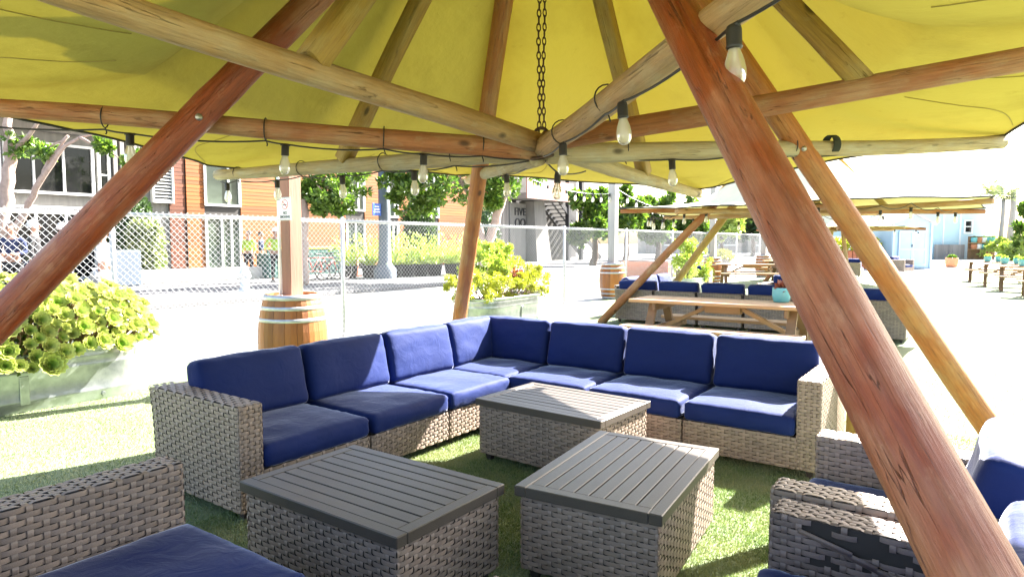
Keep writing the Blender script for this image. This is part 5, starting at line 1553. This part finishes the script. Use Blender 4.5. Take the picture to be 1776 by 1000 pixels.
def palm(label, x, y, ytop, wpx_, seed, fr=True):
    b = at_z(x, y); Dp = (b - CAM).dot(fw); h = at_d(x, ytop, Dp).z; r = wpx_ / F * Dp / 2; rnd = random.Random(seed)
    t = thing('palm_tree', label, 'palm tree', b, 0, 'palm trees at the right')
    mb = MB(); mb.tube([(0, 0, 0), (r * .2, 0, h * .4), (r * .6, 0, h * .75), (r * .5, 0, h)], [r * 1.15, r, r * .9, r * .85], 10); mb.build('trunk', M['palm_bark'], t, True)
    mb = MB()
    if fr:
        for i in range(30):
            az = rnd.random() * 2 * PI; el = rnd.uniform(-.3, 1.2); L = h * rnd.uniform(.28, .42)
            d = Vector((math.cos(az) * math.cos(el), math.sin(az) * math.cos(el), math.sin(el))); s = Vector((-math.sin(az), math.cos(az), 0))
            for j in range(9):
                u = j / 9; p0 = Vector((r * .5, 0, h)) + d * L * u + Vector((0, 0, -L * .35 * u * u))
                for sg in (-1, 1):
                    e = p0 + (d * .5 + s * sg) * L * .3 * (1 - u * .6) + Vector((0, 0, -L * .12)); mb.add([p0, p0 + d * L * .05, e], [(0, 1, 2)])
        mb.build('frond_crown', M['leaf_var'], t)
palm('palm with leafy crown, left of the three palm trunks', 1712, 448, 338, 7, 1)
palm('palm with leafy crown, middle of the three palm trunks', 1733, 450, 345, 7, 2)
palm('grey bare palm trunk, right of the three palm trunks', 1749, 450, 330, 10, 3, False)
clump_bush('conifer_bush', 'dark pointed conifer shrub at the right edge', at_z(1785, 452), [((0, 0, 1.2), 1.2), ((0, 0, 2.6), 1.0), ((0, 0, 4.0), .7), ((.2, 0, 5.0), .4)], 3500, .35, 'leaf_green', 97)
clump_bush('yellow_bush', 'yellow-flowering bush below the conifer at the right edge', at_z(1768, 452), [((0, 0, 1.0), 1.0), ((.8, 0, 1.6), .9), ((-.8, 0, .6), .7)], 2500, .3, 'leaf_lime', 98)
clump_bush('yellow_bush', 'small yellow bush between the palm trunks', at_z(1722, 450), [((0, 0, .7), .8), ((.6, .2, 1.1), .6)], 1200, .3, 'leaf_lime', 99)
q = at_z(1650, 463); tb = pot_plant('terracotta tub with a small shrub beside the farthest picnic table', (q.x, q.y, 0), .34, .55, 'terracotta', 'leaf_green', 200, .2, 140, 'planted_tub')
q = at_z(1478, 466); fb = thing('plank_planter', 'red plank planter box with yellow flowers left of the shed', 'planter box', (q.x, q.y, 0), ang)
pmz = plank_mesh('plank', .22, .05, 1.0, 'redwood')
for i in range(12): link('plank', pmz, fb, (-1.4 + .25 * i, 0, .5))
mb = MB(); mb.box((0, .5, .5), (3, .9, .9)); mb.build('box_body', M['soil'], fb)
mb = MB(); leaf_cloud(mb, [((-1.2 + .6 * i, .4, 1.25), .45) for i in range(5)], 1600, .2, random.Random(8)); mb.build('foliage', M['leaf_yellow'], fb)

# far backdrop: houses and tree belt along the street beyond the fence
def far_tree(label, x, ybase, ytop, D, wpx_, seed, mat='leaf_green', n=4200):
    b = at_d(x, 420, D); b.z = 0; h = at_d(x, ytop, D).z; r = wpx_ / F * D / 2; rnd = random.Random(seed)
    cl = []
    for _ in range(12):
        cl.append((Vector((rnd.uniform(-1, 1) * r * .7, rnd.uniform(-1, 1) * r * .7, h * rnd.uniform(.38, .92))), r * rnd.uniform(.28, .5)))
    tree('broadleaf_tree', label, b, [[(0, 0, 0, .22), (.1, 0, h * .25, .18), (0, .1, h * .5, .12)]], cl, n, D * .0085, mat, 'bark_dark', seed, 'trees beyond the fence')
far_tree('dense green tree right of the steel stair', 1030, 455, 318, 38, 85, 201, 'leaf_green', 6500)
far_tree('dark green tree above the second barrel', 1085, 450, 325, 44, 80, 202, 'leaf_green', 5000)
far_tree('green tree beyond the fence left of the two thin tent poles', 1140, 445, 335, 50, 80, 203, 'leaf_green', 5000)
far_tree('green tree beyond the fence between the thin tent poles', 1195, 445, 350, 56, 75, 204, 'leaf_green', 4500)
far_tree('pale green tree beyond the fence above the third barrel', 1250, 440, 350, 62, 75, 205, 'leaf_lime', 4000)
far_tree('dark green tree beyond the fence left of the big leaning pole', 1305, 440, 355, 66, 80, 206, 'leaf_dark', 4500)
far_tree('green tree beyond the fence hidden by the big leaning pole', 1360, 440, 350, 72, 80, 207, 'leaf_green', 4000)
fh = thing('grey_warehouse', 'long grey clapboard warehouse behind the far end of the fence', 'building')
a = at_d(1120, 450, 85); b = at_d(1480, 450, 85); ax = b - a; Lw = math.hypot(ax.x, ax.y); fh.location = (a.x, a.y, 0); fh.rotation_euler = (0, 0, math.atan2(ax.y, ax.x))
mb = MB(); mb.box((Lw / 2, 3, 2.1), (Lw, 6, 4.2)); mb.build('wall', M['bconc'], fh)
mb = MB()
for i in range(20): mb.box((Lw / 2, -.04, .2 + i * .2), (Lw, .05, .16))
o = mb.build('clapboard', M['fence_wood'], fh); o['kind'] = 'stuff'
mb = MB(); mb.bar((Lw / 2, -.4, 4.2), (Lw / 2, 6.4, 5.2), Lw + .8, .15, (0, 0, 1)); mb.build('roof', M['roof_grey'], fh)
for k in range(4):
    mb = MB(); mb.box((Lw * (.15 + .22 * k), -.08, 2.0), (3, .06, 1.6)); w_ = mb.build('window', M['pane_dark'], fh)
    mb = MB(); mb.box((Lw * (.15 + .22 * k), -.10, 2.9), (3.3, .1, .15)); mb.box((Lw * (.15 + .22 * k), -.10, 1.1), (3.3, .1, .15)); mb.build('frame', M['white'], w_)

# ================================================================== PEOPLE on the far pavement
M['skin'] = pm('skin', (0.36, 0.19, 0.125), (0.30, 0.155, 0.10), scale=6, rough=.55)
M['cl_navy'] = pm('navy_cloth', (0.02, 0.03, 0.08), rough=.9)
M['cl_black'] = pm('black_cloth', (0.02, 0.02, 0.022), rough=.9)
M['cl_lblue'] = pm('light_blue_cloth', (0.25, 0.34, 0.48), rough=.9)
M['cl_white'] = pm('white_cloth', (0.5, 0.5, 0.5), rough=.9)
M['cl_khaki'] = pm('khaki_cloth', (0.42, 0.40, 0.36), rough=.9)
M['hivis'] = pm('hivis_cloth', (0.34, 0.48, 0.03), (0.30, 0.42, 0.025), rough=.7)
M['hair_dark'] = pm('dark_hair', (0.03, 0.02, 0.015), rough=.7)
M['hair_grey'] = pm('grey_hair', (0.45, 0.44, 0.43), rough=.7)
def skin_obj(name, verts, edges, rad, mat, parent, sub=1):
    me = bpy.data.meshes.new(name); me.from_pydata([tuple(v) for v in verts], edges, [])
    me.materials.append(M[mat]); o = link(name, me, parent)
    md = o.modifiers.new('skin', 'SKIN'); md.use_smooth_shade = True
    sv = me.skin_vertices[0].data
    for i, r in enumerate(rad): sv[i].radius = r if isinstance(r, tuple) else (r, r); sv[i].use_root = (i == 0)
    s = o.modifiers.new('sub', 'SUBSURF'); s.levels = sub; s.render_levels = sub
    return o
def person(label, loc, rz, h, shirt, pants, hair, arms='down', hat=None, step=.10):
    t = thing('person', label, 'person', loc, rz); k = h / 1.75
    P = lambda x, y, z: Vector((x * k, y * k, z * k))     # faces -Y
    arm = {'down': [(.20, 0, 1.42), (.25, .02, 1.14), (.24, -.06, .90), (.24, -.08, .82)],
           'front': [(.20, 0, 1.42), (.25, .03, 1.14), (.12, -.20, 1.08), (.05, -.25, 1.10)],
           'hip': [(.20, 0, 1.42), (.34, .06, 1.18), (.20, -.04, 1.02), (.15, -.06, 1.00)]}[arms]
    V = [P(0, 0, .95), P(0, 0, 1.12), P(0, .01, 1.32), P(0, .01, 1.44), P(0, 0, 1.52), P(0, -.02, 1.58), P(0, -.02, 1.68), P(0, -.01, 1.72)]
    E = [(0, 1), (1, 2), (2, 3), (3, 4), (4, 5), (5, 6), (6, 7)]
    Rd = [(.14, .10), (.13, .09), (.15, .10), (.09, .07), .05, .075, .088, .06]; Rd = [tuple(q * k for q in r) if isinstance(r, tuple) else r * k for r in Rd]
    for s in (-1, 1):
        n0 = len(V); V += [P(s * q[0], q[1], q[2]) for q in arm]; E += [(2, n0), (n0, n0 + 1), (n0 + 1, n0 + 2), (n0 + 2, n0 + 3)]; Rd += [r * k for r in (.058, .045, .034, .038)]
        n0 = len(V); V += [P(s * .09, 0, .88), P(s * .10, -.02 + s * step * .3, .50), P(s * .10, .02 + s * step, .09), P(s * .11, -.10 + s * step, .04)]; E += [(0, n0), (n0, n0 + 1), (n0 + 1, n0 + 2), (n0 + 2, n0 + 3)]; Rd += [r * k for r in (.088, .058, .042, .038)]
    skin_obj('body', V, E, Rd, 'skin', t)
    # shirt over trunk and upper arms
    Vs = [P(0, 0, .98), P(0, 0, 1.14), P(0, .01, 1.32), P(0, .01, 1.43)]; Es = [(0, 1), (1, 2), (2, 3)]; Rs = [(.165, .125), (.155, .115), (.172, .125), (.10, .085)]
    Rs = [tuple(q * k for q in r) for r in Rs]
    for s in (-1, 1):
        n0 = len(Vs); A = [P(s * q[0], q[1], q[2]) for q in arm[:3]]; A[2] = A[1].lerp(A[2], .75); Vs += A; Es += [(2, n0), (n0, n0 + 1), (n0 + 1, n0 + 2)]; Rs += [.072 * k, .056 * k, .048 * k]
    skin_obj('shirt', Vs, Es, Rs, shirt, t)
    Vp = [P(0, 0, .95)]; Ep = []; Rp = [(.165 * k, .125 * k)]
    for s in (-1, 1):
        n0 = len(Vp); Vp += [P(s * .09, 0, .86), P(s * .10, -.02 + s * step * .3, .50), P(s * .10, .02 + s * step, .12)]; Ep += [(0, n0), (n0, n0 + 1), (n0 + 1, n0 + 2)]; Rp += [.102 * k, .074 * k, .062 * k]
    skin_obj('trousers', Vp, Ep, Rp, pants, t)
    for s in (-1, 1):
        mb = MB(); mb.box(P(s * .105, -.04 + s * step, .04), (.10 * k, .27 * k, .08 * k), bev=.025); mb.build('shoe', M['cl_black'], t, True)
        mb = MB(); hp_ = P(s * arm[3][0], arm[3][1], arm[3][2])
        for f in range(4): mb.tube([hp_ + P((f - 1.5) * .018, -.01, -.03), hp_ + P((f - 1.5) * .019, -.03, -.07), hp_ + P((f - 1.5) * .018, -.045, -.095)], [.0095 * k, .009 * k, .007 * k], 6)
        mb.tube([hp_ + P(-s * .03, -.01, 0), hp_ + P(-s * .05, -.03, -.04)], [.011 * k, .008 * k], 6); mb.build('fingers', M['skin'], t, True)
        mb = MB(); mb.lathe([(0, .009), (.006, .008), (.009, 0), (0, -.002)], 8, P(s * .032, -.102, 1.655), M=Matrix.Rotation(PI / 2, 3, 'X')); mb.build('eye', M['ink'], t, True)
        mb = MB(); mb.box(P(s * .090, 0, 1.65), (.02 * k, .035 * k, .06 * k), bev=.009); mb.build('ear', M['skin'], t, True)
    mb = MB(); mb.tube([P(0, -.095, 1.665), P(0, -.125, 1.630), P(0, -.095, 1.622)], [.010 * k, .014 * k, .009 * k], 7); mb.build('nose', M['skin'], t, True)
    mb = MB(); mb.box(P(0, -.092, 1.59), (.05 * k, .012 * k, .010 * k), bev=.004); mb.build('mouth', M['terracotta'], t)
    mb = MB(); pr = [(.0, .118), (.045, .110), (.080, .082), (.098, .040), (.100, .0), (.094, -.045)]
    if hat: pr = [(.0, .13), (.05, .125), (.09, .095), (.108, .05), (.112, .01), (.15, .0), (.15, -.008), (.10, -.008)]
    mb.lathe([(r * k, z * k) for r, z in pr[::-1]], 16, P(0, .012 if hat else .022, 1.655 if not hat else 1.69)); mb.build('hard_hat' if hat else 'hair', M[hat or hair], t, True)
    return t
def on_pave(x, D): q = at_d(x, 420, D); return (q.x, q.y, .12 if q.x < -14.7 else 0)
person('man in navy shirt with folded hands, leftmost behind the fence', on_pave(20, 14.2), .9, 1.74, 'cl_navy', 'cl_black', 'hair_dark', 'front')
person('man in dark jacket seen from behind, second from left behind the fence', on_pave(60, 13.6), 2.6, 1.78, 'cl_black', 'cl_navy', 'hair_grey', 'down')
person('grey-haired man in light blue shirt, beside the leaning red pole', on_pave(110, 14.0), 3.6, 1.74, 'cl_lblue', 'cl_black', 'hair_grey', 'hip')
person('man in white shirt and white trousers standing by the fence post', on_pave(178, 13.4), 3.0, 1.76, 'cl_white', 'cl_white', 'hair_dark', 'down')
person('worker in yellow hi-vis vest, left of the other workers', on_pave(431, 24.5), .4, 1.74, 'hivis', 'cl_black', 'hair_dark', 'down')
person('worker in dark navy clothing between the two hi-vis vests', on_pave(453, 25), 2.4, 1.72, 'cl_navy', 'cl_navy', 'hair_dark', 'front')
person('worker in yellow hi-vis vest and white hard hat next to the timber post', on_pave(478, 22.5), 4.0, 1.78, 'hivis', 'cl_black', 'hair_dark', 'hip', 'white')
